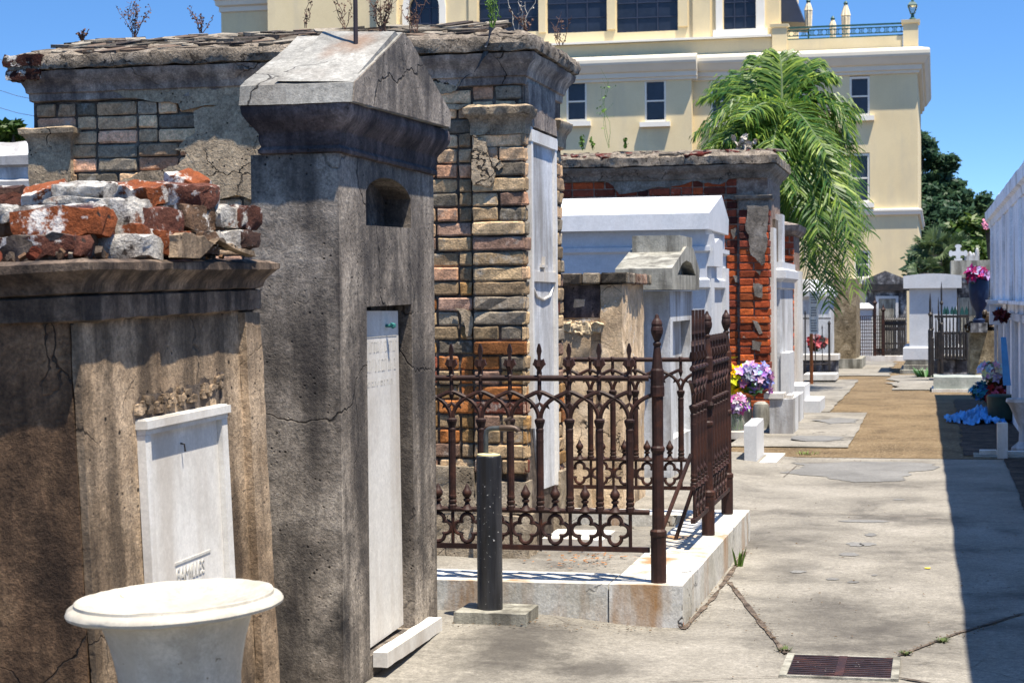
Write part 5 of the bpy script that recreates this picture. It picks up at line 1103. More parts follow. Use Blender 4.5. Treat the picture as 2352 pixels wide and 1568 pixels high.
# stone tomb with white cross
Yc = 38.0; a, b = PY(2188, 720, Yc), PY(2300, 720, Yc); z0, z1 = PY(2230, 652, Yc).z, PY(2230, 598, Yc).z
t = thing('stone_tomb', 'grey stone tomb with a heavy top slab, carrying the white cross', 'tomb', ((a.x + b.x) / 2, Yc + 1, 0))
m = MB(); m.box(a.x - .03, b.x, Yc - .05, Yc + 2, z0 + .12, z1); mk('top_block', m, M['grey_tomb'], t, bevel=.02, rough=(.2, .012, 4))
m = MB(); m.loft(a.x, b.x, Yc, Yc + 2, [(-.12, z0 - .28), (-.1, z0 - .2), (-.04, z0 - .05), (.0, z0), (.03, z0 + .03), (.03, z0 + .11)]); mk('cornice', m, M['dark_tomb'], t)
m = MB(); m.box(a.x + .14, a.x + .48, Yc + .1, Yc + .45, 0, z0 - .282); mk('pier', m, M['grey_tomb'], t); m = MB(); m.box(a.x + .14, b.x, Yc + 1, Yc + 2, 0, z0 - .283); mk('body', m, M['white_paint'], t)
q = PY(2201, 600, Yc + .3); s = Yc / FPX
m = MB(); cxx, czz = q.x, PY(2201, 582, Yc + .3).z
def crossmb(cx, cy, cz, s_, th):
    m = MB(); pts = []
    for k in range(4):
        a0 = math.pi / 2 * k; R = lambda x, z: Vector((cx + x * math.cos(a0) - z * math.sin(a0), cy, cz + x * math.sin(a0) + z * math.cos(a0)))
        for x, z in [(.26, -.26)] + [(.26, -.62)] * 0: pts.append(R(x, z))
        for x, z in [(.62, -.22), (.74, -.36), (.9, -.34), (1.0, -.18), (1.02, 0), (1.0, .18), (.9, .34), (.74, .36), (.62, .22)]: pts.append(R(x, z))
    m.extr([cxv for cxv in [Vector(((p.x - cx) * s_ + cx, p.y, (p.z - cz) * s_ + cz)) for p in pts]], (0, th, 0)); return m
m = crossmb(cxx, Yc + .28, czz, 20 * s, .1); m.box(cxx - .08, cxx + .08, Yc + .285, Yc + .375, z1, czz - .1); tag(mk('stone_cross', m, M['white_paint'], loc=(cxx, Yc + .3, z1)), 'white stone cross with rounded arm ends on the grey stone tomb', 'cross')
q = PY(2234, 597, Yc + .3)
m = MB()
for dx, h in ((-.12, .17), (-.05, .19), (.02, .16), (.09, .26)): m.lathe([(.045, z1), (.04, z1 + h * .7), (.03, z1 + h * .9), (.005, z1 + h)], (q.x + dx, Yc + .35, 0), 8)
m.box(q.x - .16, q.x + .13, Yc + .3, Yc + .4, z1, z1 + .1); tag(mk('statue_fragment', m, M['white_old'], loc=(q.x, Yc + .35, z1)), 'broken white statue stump beside the cross on the grey stone tomb', 'statue')
# brown stone wall tomb, rubble top
Yb = 30.2; a, b = PY(2228, 800, Yb), PY(2300, 800, Yb); z1 = PY(2240, 760, Yb).z
t = thing('brown_stone_tomb', 'brown rough stone tomb with crumbling rubble along its top, left of the white wall', 'tomb', ((a.x + b.x) / 2, Yb, 0))
m = MB(); m.box(a.x, b.x, Yb, Yb + 2, 0, z1); mk('body', m, M['brown_stone'], t, rough=(.1, .02, 5))
m = MB(); rnd = random.Random(6)
for k in range(46):
    c = chunk(rnd.uniform(.08, .2), rnd.uniform(.1, .16), rnd.uniform(.05, .1), k, .02); x = rnd.uniform(a.x, b.x); m.add(c, Matrix.Translation((x, Yb + rnd.uniform(.05, .4), z1 + rnd.random() ** 1.2 * .30 * min(1, (x - a.x) * 4 + .2))))
m.col = (.22, .17, .12); m.c = [(.24, .18, .12)] * len(m.f); mk('rubble', m, M['rubble'], t, smooth=True)
# vase with magenta flowers
Yv = 29.6; c = PY(2250, 712, Yv); s = Yv / FPX
t = thing('blue_vase', 'tall dark blue vase standing on the crumbling brown tomb beside the white wall', 'vase', (c.x, Yv + .5, z1))
M['cobalt'] = plain('cobalt_glaze', (.006, .02, .065, 1), .5, var=.3)
m = MB(); zb, zt = PY(2250, 735, Yv).z, PY(2250, 640, Yv).z; H_ = zt - zb
m.lathe([(.09, zb - .05), (.10, zb), (.05, zb + .04 * H_), (.05, zb + .18 * H_), (.12, zb + .35 * H_), (.155, zb + .6 * H_), (.165, zb + .85 * H_), (.15, zt)], (c.x, Yv + .5, 0), 18); mk('body', m, M['cobalt'], t, smooth=True)
m = MB(); m.box(c.x - .13, c.x + .13, Yv + .37, Yv + .63, z1 - .02, zb - .052); mk('foot', m, M['dark_tomb'], t)
bouquet('rose_bunch', 'magenta and white artificial roses in the dark blue vase', (PY(2243, 650, Yv + .5).x, Yv + .45, PY(2243, 650, Yv).z - .02), .17, 110, [(.55, .02, .3), (.62, .05, .38), (.45, .015, .25), (.7, .5, .65)], M['petal'], 9, leaf=6, pr=.06, flat=.75)
# grey green slab grave
a, b = PZ(2140, 901), PZ(2275, 901); zt = PY(2200, 866, a.y).z
t = thing('low_grave', 'low grey-green cement grave box lying across the right side of the path', 'grave', ((a.x + b.x) / 2, a.y + .5, 0))
m = MB(); m.box(a.x + .03, b.x, a.y + .05, a.y + 1.1, .04, zt); mk('box', m, M['green_slab'], t, bevel=.012, rough=(.1, .006, 6)); m = MB(); m.box(a.x, b.x + .02, a.y - .01, a.y + 1.15, 0, .05); mk('base', m, M['marble'], t, bevel=.01)
# ================================================================ WHITE WALL OF VAULTS ON THE RIGHT
WX = .78; WY = 27.9
tz = lambda x, y: PX(x, y, WX).z
zt = PX(2262, 490, WX - .06).z; zl = tz(2275, 691)
w_ = thing('vault_wall', 'long white limewashed wall of burial vaults with a heavy coping beside the path', 'wall', (WX, WY, 0)); w_.rotation_euler = (0, 0, .0075)
m = MB(); m.box(WX, 2.6, 2.5, WY, zl + .02, zt - .2); mk('upper_wall', m, M['vault_white'], w_, rough=(.5, .008, 1.5))
m = MB(); 
pts = [(WY - .1, zl - .02), (WY - 1.2, 1.15), (WY - 3.6, .75), (WY - 5.4, .3), (WY - 5.4, 0), (2.5, 0), (2.5, zl - .02)]
m.extr([Vector((WX + .04, y, z)) for y, z in pts], (1.7, 0, 0)); mk('lower_wall', m, M['vault_white'], w_)
m = MB(); m.loft(WX, 2.7, 2.5, WY, [(.0, zt - .26), (.02, zt - .25), (.03, zt - .17), (.07, zt - .15), (.075, zt - .02), (.05, zt)]); mk('coping', m, M['vault_white'], w_, rough=(.5, .01, 2))
m = MB(); m.box(WX - .07, WX - .002, 2.5, WY + .02, zl - .015, zl + .018); mk('ledge', m, M['vault_white'], w_)
m = MB()
y = 4.0
while y < WY:
    m = MB(); m.box(WX - .035, WX - .001, y, y + .22, zl + .02, zt - .27); mk('pilaster_strip', m, M['vault_white'], w_); y += 1.9
m = MB(); y = 4.4
m2 = MB()
for k in range(12):
    y = 4.3 + 1.9 * k
    if y + 1.3 > WY: break
    m = MB()
    for z0, z1 in ((.25, zl - .2),):
        m.box(WX - .0, WX + .039, y, y + 1.35, z0, z0 + .06); m.box(WX - .0, WX + .039, y, y + .07, z0 + .06, z1); m.box(WX - .0, WX + .039, y + 1.28, y + 1.35, z0 + .06, z1); m.box(WX - .01, WX + .039, y - .03, y + 1.38, z1, z1 + .08)
    mk('vault_frame', m, M['white_paint'], w_)
RNX = Matrix(((0, 0, -1), (-1, 0, 0), (0, 1, 0)))
q = PX(2334, 781, WX + .035); text3('F', .13, Vector((WX + .034, q.y, q.z - .05)), RNX, M['sign_ink'], w_, 'letter', .002)
# blue painted boards and box at its far end
t = thing('blue_shelf_box', 'white box shelf with a bright blue panel on the vault wall', 'shelf', (WX - .1, WY - 2.2, 1.1))
yb = 23.4
a, b = PY(2273, 700, yb), PY(2303, 745, yb); m = MB(); m.box(a.x, b.x, yb, yb + .25, b.z, a.z); mk('box', m, M['white_paint'], t, bevel=.01)
m = MB(); a, b = PY(2288, 706, yb), PY(2298, 735, yb); m.box(a.x, b.x, yb - .02, yb - .001, b.z, a.z); mk('panel', m, M['blue_paint'], t)
m = MB(); a, b = PY(2268, 690, yb), PY(2310, 698, yb); m.box(a.x, b.x, yb - .05, yb + .3, b.z + .001, a.z); mk('shelf', m, M['white_old'], t)
m = MB(); a, b = PY(2306, 772, 20), PY(2318, 878, 20); tp, bt2 = PY(2303, 774, 19.8), PY(2311, 885, 19.8)
m.extr([tp + Vector((-.02, 0, 0)), tp + Vector((.035, 0, 0)), bt2 + Vector((.05, 0, 0)), bt2 + Vector((-.03, 0, 0))], (0, .03, 0)); tag(mk('blue_board', m, M['blue_paint'], loc=bt2), 'narrow blue board leaning on the vault wall above the flower pile', 'board')
bouquet('red_flower', 'single dark red flower on the blue end of the vault wall', PY(2301, 732, 20.6), .05, 24, [(.25, .01, .02)], M['petal'], 12, leaf=3, pr=.05)
# ---- pile of flowers, blue cloth, marker
q = PZ(2250, 968)
rnd = random.Random(8); m = MB(); nx, ny = 70, 44; idx = {}
cx, cy = q.x, q.y
for j in range(ny + 1):
    for i in range(nx + 1):
        u, v = i / nx * 2 - 1, j / ny * 2 - 1; r = math.hypot(u, v); e = 1 + .35 * nz((u, v, 0), 2.2)
        x = cx + u * .42 * e; y = cy + v * .75 * e; z = max(.016, .09 * (1 - r * r) + .13 * abs(nz((u * 2, v * 2, 1), 2.1)) * (1 - min(1, r * .6)) + .06 * abs(nz((u * 2, v * 2, 5), 5)) + .025 * nz((u, v, 2), 22) + (.03 * max(0, 1 - ((u - .1) ** 2 + v * v) * 8)))
        idx[i, j] = m.V(x, y, z + .002)
for j in range(ny):
    for i in range(nx):
        if math.hypot((i + .5) / nx * 2 - 1, (j + .5) / ny * 2 - 1) < .95 + .25 * nz((i * .2, j * .2, 2)): m.F(idx[i, j], idx[i + 1, j], idx[i + 1, j + 1], idx[i, j + 1])
M['cloth'] = plain('blue_cloth', (.07, .28, .58, 1), .7, var=.6, scale=5, bump=.3)
tag(mk('blue_cloth', m, M['cloth'], loc=(cx, cy, 0), smooth=True), 'crumpled bright blue cloth on the ground in the shade by the vault wall', 'cloth')
GF = 'flower offerings piled against the vault wall'
for k, (x, y, r, cols, lb) in enumerate([(2292, 930, .17, [(.45, .02, .03), (.35, .02, .03), (.6, .35, .5)], 'red and pink offering flowers low in the shaded pile'), (2290, 880, .13, [(.35, .18, .06), (.28, .12, .04)], 'withered brown offering flowers in the upper part of the pile'), (2306, 872, .12, [(.25, .16, .05), (.1, .35, .6)], 'brown and blue offering flowers nearest the wall in the pile'), (2278, 862, .14, [(.65, .68, .7), (.7, .7, .68)], 'white offering flowers at the top left of the pile'), (2250, 905, .12, [(.15, .45, .6), (.2, .5, .65)], 'pale turquoise offering flowers at the left of the pile'), (2298, 905, .15, [(.2, .05, .08), (.3, .2, .3)], 'dark purple offering flowers in the middle of the pile')]):
    Yp = q.y + .5 + .15 * (k % 3); bouquet('flower_offering', lb, PY(x, y + 12, Yp), r, 80, cols, M['petal'], 80 + k, GF, leaf=16, pr=.042, leafcol=(.02, .05, .02))
M['ivy'] = plain('dark_green_leaf', (.008, .03, .02, 1), .5, var=.5)
p = PZ(2300, 972); m = MB(); m.lathe([(.11, .01), (.15, .05), (.17, .32), (.15, .34), (.0, .33)], (p.x, p.y, 0), 14); tag(mk('flower_pot', m, M['ivy'], loc=p, smooth=True), 'dark green flower pot at the foot of the offering pile', 'pot')
p = PZ(2291, 1054); p2 = PZ(2315, 1054); zt2 = PY(2303, 972, p.y).z
t = thing('marble_marker', 'white marble marker post with a cross bar lying on the shaded ground', 'grave marker', ((p.x + p2.x) / 2, p.y, 0))
m = MB(); m.box(p.x, p2.x, p.y, p.y + .16, 0, zt2); mk('post', m, M['marble'], t, bevel=.02, seg=3)
m = MB(); a, b = PZ(2250, 1035, .05), PZ(2380, 1040, .05); m.box(a.x, p.x - .003, p.y + .25, p.y + .36, 0, .06); m.box(p2.x + .003, b.x, p.y + .25, p.y + .36, 0, .05); m.box(p.x - .002, p2.x + .002, p.y + .165, p.y + .355, 0, .055); mk('bar', m, M['marble'], t, bevel=.01)
m = MB(); a = PZ(2236, 1048); m.box(a.x, a.x + .5, p.y + .05, p.y + .5, -.01, .018); o = mk('marker_slab', m, M['grey_tomb']); o['kind'] = 'structure'
p = PZ(2352, 1020); p = Vector((WX - .02, 18.2, 0)); m = MB(); z_ = PY(2345, 915, 18.2).z
m.lathe([(.12, 0), (.12, .04), (.05, .1), (.045, z_ - .28), (.08, z_ - .2), (.14, z_ - .06), (.17, z_ - .03), (.165, z_), (.12, z_ - .02)], (0, 0, 0), 18); o = mk('pedestal_basin', m, M['white_old'], smooth=True); o.location = (PY(2352, 930, 18.2).x, 18.2, 0); tag(o, 'small white pedestal basin at the right edge against the vault wall', 'basin')
# ================================================================ FAR LEFT WHITE TOMB
Yt = 14.0; xr = PY(90, 380, Yt).x; z1 = PY(30, 318, Yt).z; m = MB()
t = thing('white_roofed_tomb', 'white limewashed tomb with a stepped rounded top at the far left, behind the brick tomb', 'tomb', (xr - 1, Yt + .8, 0))
m.loft(xr - 2.4, xr, Yt, Yt + 1.6, [(.05, 0), (.05, z1 - .36), (.0, z1 - .34), (0, z1 - .24), (.04, z1 - .22), (.04, z1 - .15), (-.03, z1 - .13), (-.1, z1 - .06), (-.28, z1)]); mk('body', m, M['white_old'], t, bevel=.015, rough=(.12, .014, 4))
# ================================================================ CREAM BUILDING
YB_ = 62.0
bd = thing('cream_building', 'large cream stucco building with white trim, dark sash windows and a roof terrace', 'building', (-10, YB_ + 4, 0))
def bp(x, y, Y=YB_): return PY(x, y, Y)
xR = bp(2108, 400).x; xM = bp(1592, 300).x; xL = bp(900, 100).x
zc = bp(1900, 160).z; zr = bp(1900, 118).z
def wall_holes(m, Y, x0, x1, z0, z1, holes, depth, xend=None):
    loops = [[Vector((x0, Y, z0)), Vector((x1, Y, z0)), Vector((x1, Y, z1)), Vector((x0, Y, z1))]] + [[Vector((x, Y, z)) for x, z in h] for h in holes]
    flat = [p for l in loops for p in l]; base = [m.V(p) for p in flat]
    for tri in tessellate_polygon(loops):
        a, b, c = [flat[i] for i in tri]; n = (b - a).cross(c - a); tri = tri if n.y < 0 else tri[::-1]; m.F(*[base[i] for i in tri])
    k = 4
    for h in loops[1:]:
        ids = base[k:k + len(h)]; k += len(h); bk = [m.V(p + Vector((0, depth, 0))) for p in h]
        for i in range(len(h)): j = (i + 1) % len(h); m.F(ids[i], bk[i], bk[j], ids[j])
def rect(x0, y0, x1, y1, Y): a, b = bp(x0, y0, Y), bp(x1, y1, Y); return [(a.x, b.z), (b.x, b.z), (b.x, a.z), (a.x, a.z)]
YL = YB_ - .35   # left bay stands forward
WR = [(1632, 184, 1676, 282), (1795, 180, 1846, 270), (1951, 175, 1998, 267), (1951, 352, 1998, 466), (1795, 358, 1846, 468), (1640, 360, 1690, 470), (1962, 575, 1999, 640)]
WL = [(1300, 186, 1348, 280), (1480, 182, 1530, 281)]
m = MB(); wall_holes(m, YB_, xM, xR, 0, zc + .2, [rect(*r, YB_) for r in WR], .14)
wall_holes(m, YL, xL, xM - .002, 0, zc + .2, [rect(*r, YL) for r in WL], .14)
m.box(xL, xR - .01, YB_ + .3, YB_ + 14, 0, zc); m.box(xR - .012, xR, YB_ + .01, YB_ + 14, 0, zc); m.box(xM - .02, xM - .003, YL + .01, YB_ + .02, 0, zc)
mk('wall', m, M['cream'], bd)
def window(r, Y, split=True):
    x0, z0 = bp(r[0], r[3], Y).x, bp(r[0], r[3], Y).z; x1, z1 = bp(r[2], r[1], Y).x, bp(r[2], r[1], Y).z
    m = MB(); f = .075; y0, y1 = Y + .03, Y + .12
    m.box(x0, x0 + f, y0, y1, z0, z1); m.box(x1 - f, x1, y0, y1, z0, z1); m.box(x0 + f, x1 - f, y0, y1, z1 - f, z1); m.box(x0 + f, x1 - f, y0, y1, z0, z0 + f)
    if split: m.box(x0 + f, x1 - f, y0 + .02, y1, (z0 + z1) / 2 - .025, (z0 + z1) / 2 + .025)
    wn = mk('window', m, M['trim'], bd)
    m = MB(); m.box(x0 + .01, x1 - .01, y1 - .02, y1 + .1, z0 + .01, z1 - .01); mk('pane', m, M['glass'], wn)
    m = MB(); m.box(x0 - .14, x1 + .14, Y - .16, Y - .001, z0 - .17, z0 - .01); mk('sill', m, M['trim'], wn)
for r in WR: window(r, YB_)
for r in WL: window(r, YL)
def corn(x0, x1, Y, prof, name, mat):   # moulding along the facade, profile of (out, z)
    m = MB(); A = [m.V(x0 - o * .0, Y - o, z) for o, z in prof]; B = [m.V(x1 + (o * 1.15 if x1 > xR - .1 else 0), Y - o, z) for o, z in prof]
    for i in range(len(prof) - 1): m.F(A[i], B[i], B[i + 1], A[i + 1])
    if x1 > xR - .1:
        C = [m.V(x1 + o * 1.15, YB_ + 14, z) for o, z in prof]
        for i in range(len(prof) - 1): m.F(B[i], C[i], C[i + 1], B[i + 1])
    m.F(*A)
    if x1 <= xR - .1: m.F(*B[::-1])
    return mk(name, m, M[mat], bd)
zb0 = bp(1900, 176).z
prof = [(0, zb0), (.06, zb0 + .02), (.06, zb0 + .1), (.12, zb0 + .13), (.13, zb0 + .28), (.2, zb0 + .32), (.3, zb0 + .50), (.34, zb0 + .55), (.36, zb0 + .62), (.36, zb0 + .72), (.34, zr - .05), (.0, zr + .04)]
corn(xM - .1, xR, YB_, prof, 'cornice', 'trim_warm'); corn(xL, xM + .2, YL, [(o, z + .02) for o, z in prof], 'cornice', 'trim_warm')
zl0 = bp(1900, 497).z; corn(xM, xR, YB_, [(0, zl0), (.07, zl0 + .02), (.09, zl0 + .1), (.12, zl0 + .14), (.12, zl0 + .2), (0, zl0 + .22)], 'string_course', 'trim')
# roof terrace: parapet, piers, railing
zp = bp(1900, 88).z; YP = YB_ + .1
m = MB(); a, b = bp(1772, 100), bp(2073, 100); m.box(a.x, b.x, YP, YP + .3, zr - .1, zp); mk('parapet', m, M['cream'], bd); m = MB(); m.box(xL, a.x, YP + .03, YP + .4, zr - .1, bp(1600, 92).z); mk('parapet', m, M['cream'], bd)
m = MB(); m.box(xL, a.x - .01, YP - .12, YP + .5, bp(1600, 91).z, bp(1600, 86).z); mk('parapet_coping', m, M['trim'], bd)
for x0, x1, yt in ((1773, 1807, 56), (2074, 2109, 46)):
    a, b = bp(x0, yt), bp(x1, 110); m = MB(); m.box(a.x, b.x, YP - .06, YP + .5, zr - .1, a.z - .13); m.loft(a.x, b.x, YP - .06, YP + .5, [(0, a.z - .128), (.05, a.z - .1), (.06, a.z), (0, a.z + .01)]); mk('pier', m, M['cream'], bd)
rl = thing('terrace_railing', 'dark green wrought iron railing with circle pattern on the roof terrace', 'railing', (bp(1940, 80).x, YP + .15, zp))
m = MB(); a, b = bp(1808, 86, YP), bp(2074, 86, YP); zt = bp(1940, 58, YP).z; z0 = zp + .02
for z, r in ((zt, .03), (zt - .1, .015), (z0 + .12, .015), (z0 + .02, .02)): m.box(a.x, b.x, YP + .14, YP + .17, z - r, z + r)
mk('rails', m, M['green_metal'], rl)
n = 14; cm = None
for k in range(n):
    x0 = a.x + (b.x - a.x) * k / n; w2 = (b.x - a.x) / n; zc2 = (zt - .1 + z0 + .12) / 2; hh = (zt - .22 - z0) / 2
    m = MB(); C_ = Vector((x0 + w2 / 2, YP + .155, zc2)); m.tube([C_ + Vector((math.cos(q * .5236) * .09, 0, math.sin(q * .5236) * .09)) for q in range(13)], .012, 5)
    for sx in (-1, 1):
        for sz in (-1, 1): m.tube([C_ + Vector((sx * w2 / 2, 0, sz * hh)), C_ + Vector((sx * .07, 0, sz * .06))], .012, 5)
    m.tube([C_ + Vector((-w2 / 2, 0, -hh)), C_ + Vector((-w2 / 2, 0, hh))], .014, 5); m.tube([C_ + Vector((0, 0, .09)), C_ + Vector((0, 0, hh))], .01, 5); m.tube([C_ + Vector((0, 0, -.09)), C_ + Vector((0, 0, -hh))], .01, 5)
    mk('baluster_panel', m, M['green_metal'], rl)
# upper storey
YU = YB_ + .45
GWN = [(1098, -60, 1237, 72), (1255, -60, 1394, 72), (1415, -60, 1557, 70)]
xU0, xU1 = bp(615, 50, YU).x, bp(1790, 50, YU).x; zu = bp(1300, -140, YU).z
arch_ = bp(940, 50, YU), bp(1010, 50, YU); ac = (arch_[0].x + arch_[1].x) / 2; ar = (arch_[1].x - arch_[0].x) / 2; az = bp(970, 18, YU).z; ab = bp(970, 90, YU).z
ah = [(ac - ar, ab), (ac + ar, ab)] + [(ac + ar * math.cos(q * math.pi / 10), az + ar * math.sin(q * math.pi / 10)) for q in range(11)]
m = MB(); wall_holes(m, YU, xU0, xU1, zr - .2, zu, [rect(*r, YU) for r in GWN] + [rect(1661, -60, 1736, 68, YU), ah], .2)
m.box(xU0, xU1 - .01, YU + .5, YU + 9, zr - .2, zu - .05); m.box(xU1 - .012, xU1, YU + .01, YU + 9, zr - .2, zu)
a = bp(508, 40, YU + .6); m.box(a.x, xU0 - .002, YU + .6, YU + 8, zr - .2, bp(560, 28, YU + .6).z); mk('upper_wall', m, M['cream'], bd)
zz = bp(560, 28, YU + .6).z; m = MB(); m.loft(a.x, xU0 - .01, YU + .6, YU + 8, [(.0, zz + .001), (.06, zz + .03), (.06, zz + .2), (.16, zz + .25), (.18, zz + .42), (.3, zz + .5), (.3, zz + .66), (0, zz + .7)]); mk('cornice', m, M['trim_warm'], bd)
def bigwin(hole, Y, cols, rows, nm='window'):
    x0 = min(p[0] for p in hole); x1 = max(p[0] for p in hole); z0 = min(p[1] for p in hole); z1 = max(p[1] for p in hole)
    m = MB(); m.extr([Vector((x, Y + .14, z)) for x, z in hole], (0, .08, 0)); wn = mk(nm, m, M['glass'], bd); m = MB()
    for k in range(1, cols): x = x0 + (x1 - x0) * k / cols; m.box(x - .018, x + .018, Y + .10, Y + .139, z0, z1 - .02)
    for k in range(1, rows): z = z0 + (z1 - z0) * k / rows; m.box(x0, x1, Y + .105, Y + .138, z - .018, z + .018)
    mk('glazing_bars', m, M['awning'], wn)
for r in GWN: bigwin(rect(*r, YU), YU, 3, 4)
bigwin(rect(1661, -60, 1736, 68, YU), YU, 3, 4); bigwin(ah, YU, 3, 3, 'arched_window')
m = MB()
def surround(pts_in, pts_out, Y, th):
    n = len(pts_in); A = [m.V(x, Y - th, z) for x, z in pts_in]; B = [m.V(x, Y - th, z) for x, z in pts_out]; A2 = [m.V(x, Y, z) for x, z in pts_in]; B2 = [m.V(x, Y, z) for x, z in pts_out]
    for i in range(n - 1): m.F(A[i], A[i + 1], B[i + 1], B[i]); m.F(A2[i + 1], A2[i], A[i], A[i + 1]); m.F(B2[i], B2[i + 1], B[i + 1], B[i])
sO = [(ac + (p[0] - ac) * 1.42, p[1] if i < 2 else az + (p[1] - az) * 1.42) for i, p in enumerate(ah)]
surround(ah[1:] + [ah[0]], sO[1:] + [sO[0]], YU, .08); mk('arch_surround', m, M['trim'], bd)
m = MB(); a, b = bp(1645, 60, YU), bp(1757, 60, YU); c0, c1 = bp(1660, 60, YU), bp(1737, 60, YU); zz = bp(1700, 68, YU).z
m.box(a.x, c0.x, YU - .1, YU - .001, zz, zu); m.box(c1.x, b.x, YU - .1, YU - .001, zz, zu); m.box(a.x - .1, b.x + .1, YU - .14, YU - .001, bp(1700, 86, YU).z, zz - .002); mk('window_surround', m, M['trim'], bd)
for x0, x1 in ((1238, 1254), (1395, 1414), (1558, 1580), (1078, 1097)):
    a, b = bp(x0, 50, YU), bp(x1, 50, YU); m = MB(); m.box(a.x, b.x, YU - .08, YU - .001, bp(1300, 73, YU).z, zu); mk('mullion_pier', m, M['cream'], bd)
m = MB(); a, b = bp(870, 50, YU), bp(915, 50, YU); m.box(a.x, b.x, YU - .25, YU - .001, zr, zu); mk('pilaster', m, M['cream'], bd); m = MB(); a, b = bp(1592, 50, YU), bp(1632, 50, YU); m.box(a.x, b.x, YU - .1, YU - .001, zr, zu); mk('pilaster', m, M['cream'], bd)
# awning, parasols, lamp
YA = YB_ + 1.2
m = MB(); g = [bp(1790, -70, YA), bp(1812, -40, YA), bp(1848, 52, YA), bp(1790, 50, YA)]; m.extr([Vector(p) for p in g], (0, 2.5, 0)); tag(mk('awning', m, M['awning'], loc=g[3]), 'dark navy awning sloping from the upper storey over the terrace', 'awning')
for k, (x, yt, yb, wd) in enumerate([(1857, 0, 66, 18), (1913, 40, 90, 15), (1943, 5, 92, 20)]):
    Yq = YB_ + 2.0 + k * .4; c, tp_ = bp(x, yb + 8, Yq), bp(x, yt, Yq); H_ = tp_.z - c.z; R_ = wd * Yq / FPX / 2
    t = thing('parasol', ['folded cream parasol nearest the awning on the roof terrace', 'shortest folded cream parasol behind the terrace railing', 'tallest folded cream parasol, rightmost on the roof terrace'][k], 'parasol', c, 'folded parasols on the roof terrace')
    m = MB(); m.tube([(c.x, Yq, zr), (c.x, Yq, tp_.z - .1)], .03, 6); mk('pole', m, M['green_metal'], t)
    m = MB(); n = 16; P = [(.4, .1), (.75, .14), (.8, .35), (.9, .62), (.85, .66), (1.0, .67), (.7, .8), (.35, .93), (.1, .97)]
    R0 = []
    for r, z in P: R0.append([m.V(c.x + math.cos(q / n * 6.283) * R_ * r * (1 + .13 * (-1) ** q), Yq + math.sin(q / n * 6.283) * R_ * r * (1 + .13 * (-1) ** q), c.z + H_ * z) for q in range(n)])
    for A, B in zip(R0, R0[1:]):
        for q in range(n): m.F(A[q], A[(q + 1) % n], B[(q + 1) % n], B[q])
    mk('canopy', m, M['canvas'], t)
    m = MB(); m.lathe([(.06, tp_.z - .1), (.08, tp_.z - .04), (.02, tp_.z + .04)], (c.x, Yq, 0), 8); mk('finial', m, M['green_metal'], t)
c = bp(2096, 44, YP + .2); t = thing('terrace_lantern', 'green metal gas style lantern standing on the corner pier of the terrace', 'lantern', c)
zt_ = bp(2096, 0, YP + .2).z; H_ = zt_ - c.z
m = MB(); m.lathe([(.12, 0), (.06, .05), (.05, .25 * H_), (.10, .28 * H_)], c, 8); mk('stand', m, M['green_metal'], t)
m = MB()
for q in range(4):
    a_ = q * math.pi / 2 + .785; m.tube([c + Vector((math.cos(a_) * .09, math.sin(a_) * .09, .28 * H_)), c + Vector((math.cos(a_) * .2, math.sin(a_) * .2, .68 * H_))], .018, 5)
m.lathe([(.21, .68 * H_), (.22, .71 * H_), (.12, .88 * H_), (.06, .9 * H_), (.06, .98 * H_), (.02, 1.05 * H_), (.001, 1.12 * H_)], c, 4, M=Matrix.Rotation(.785, 3, 'Z')); mk('cage', m, M['green_metal'], t)
m = MB(); m.lathe([(.08, .3 * H_), (.17, .67 * H_)], c, 8); mk('glass', m, M['jar'], t)
# ================================================================ PALM
Yp = 30.5; base = PY(1792, 800, Yp); top = PY(1788, 262, Yp)
pt = thing('palm_tree', 'big green palm tree with long drooping feathery fronds in front of the cream building', 'palm tree', (base.x, Yp, 0))
m = MB(); tr_ = [(base.x + .12 * math.sin(k * .5), Yp, (top.z - .2) * k / 10) for k in range(11)]; m.tube(tr_, [.19 + .05 * (k < 2) + .012 * math.sin(k * 3) for k in range(11)], 12); mk('trunk', m, M['bark'], pt)
rnd = random.Random(11)
FR = [((1740, 150), (1600, 330), -.6), ((1720, 190), (1602, 400), .4), ((1745, 170), (1640, 420), -1.0), ((1730, 150), (1620, 250), .8), ((1745, 140), (1655, 215), 1.2), ((1765, 160), (1700, 190), 1.4), ((1780, 130), (1745, 158), 1.0), ((1800, 120), (1790, 150), .5), ((1830, 130), (1850, 172), .8), ((1850, 140), (1905, 205), .2),
      ((1890, 120), (1950, 330), -.4), ((1905, 160), (1965, 410), .6), ((1870, 200), (1930, 470), -1.0), ((1900, 180), (1998, 560), -.8), ((1910, 230), (1995, 690), -.4), ((1880, 250), (1962, 700), -1.2), ((1860, 240), (1905, 740), -1.5), ((1840, 230), (1890, 690), -.6), ((1870, 260), (1930, 660), .2),
      ((1830, 300), (1850, 640), -1.6), ((1810, 330), (1815, 560), -1.2), ((1830, 380), (1880, 600), -1.8), ((1760, 230), (1680, 470), -1.4), ((1760, 220), (1720, 430), -1.6), ((1800, 200), (1830, 470), -1.9), ((1740, 230), (1660, 350), -1.7), ((1790, 190), (1770, 400), -2.0), ((1880, 200), (1975, 620), .9), ((1850, 330), (1860, 700), -.2), ((1890, 330), (1950, 600), -1.6), ((1790, 160), (1860, 330), -1.2), ((1820, 180), (1900, 380), -1.8), ((1900, 240), (1985, 650), -.9), ((1885, 300), (1920, 700), -.9), ((1850, 300), (1880, 560), -2.0), ((1830, 250), (1800, 470), -1.9), ((1720, 230), (1625, 370), -1.2), ((1740, 260), (1650, 430), -1.6), ((1880, 150), (1960, 290), .5), ((1730, 200), (1690, 400), -1.9), ((1860, 280), (1955, 560), -1.9), ((1760, 180), (1700, 300), -1.9)]
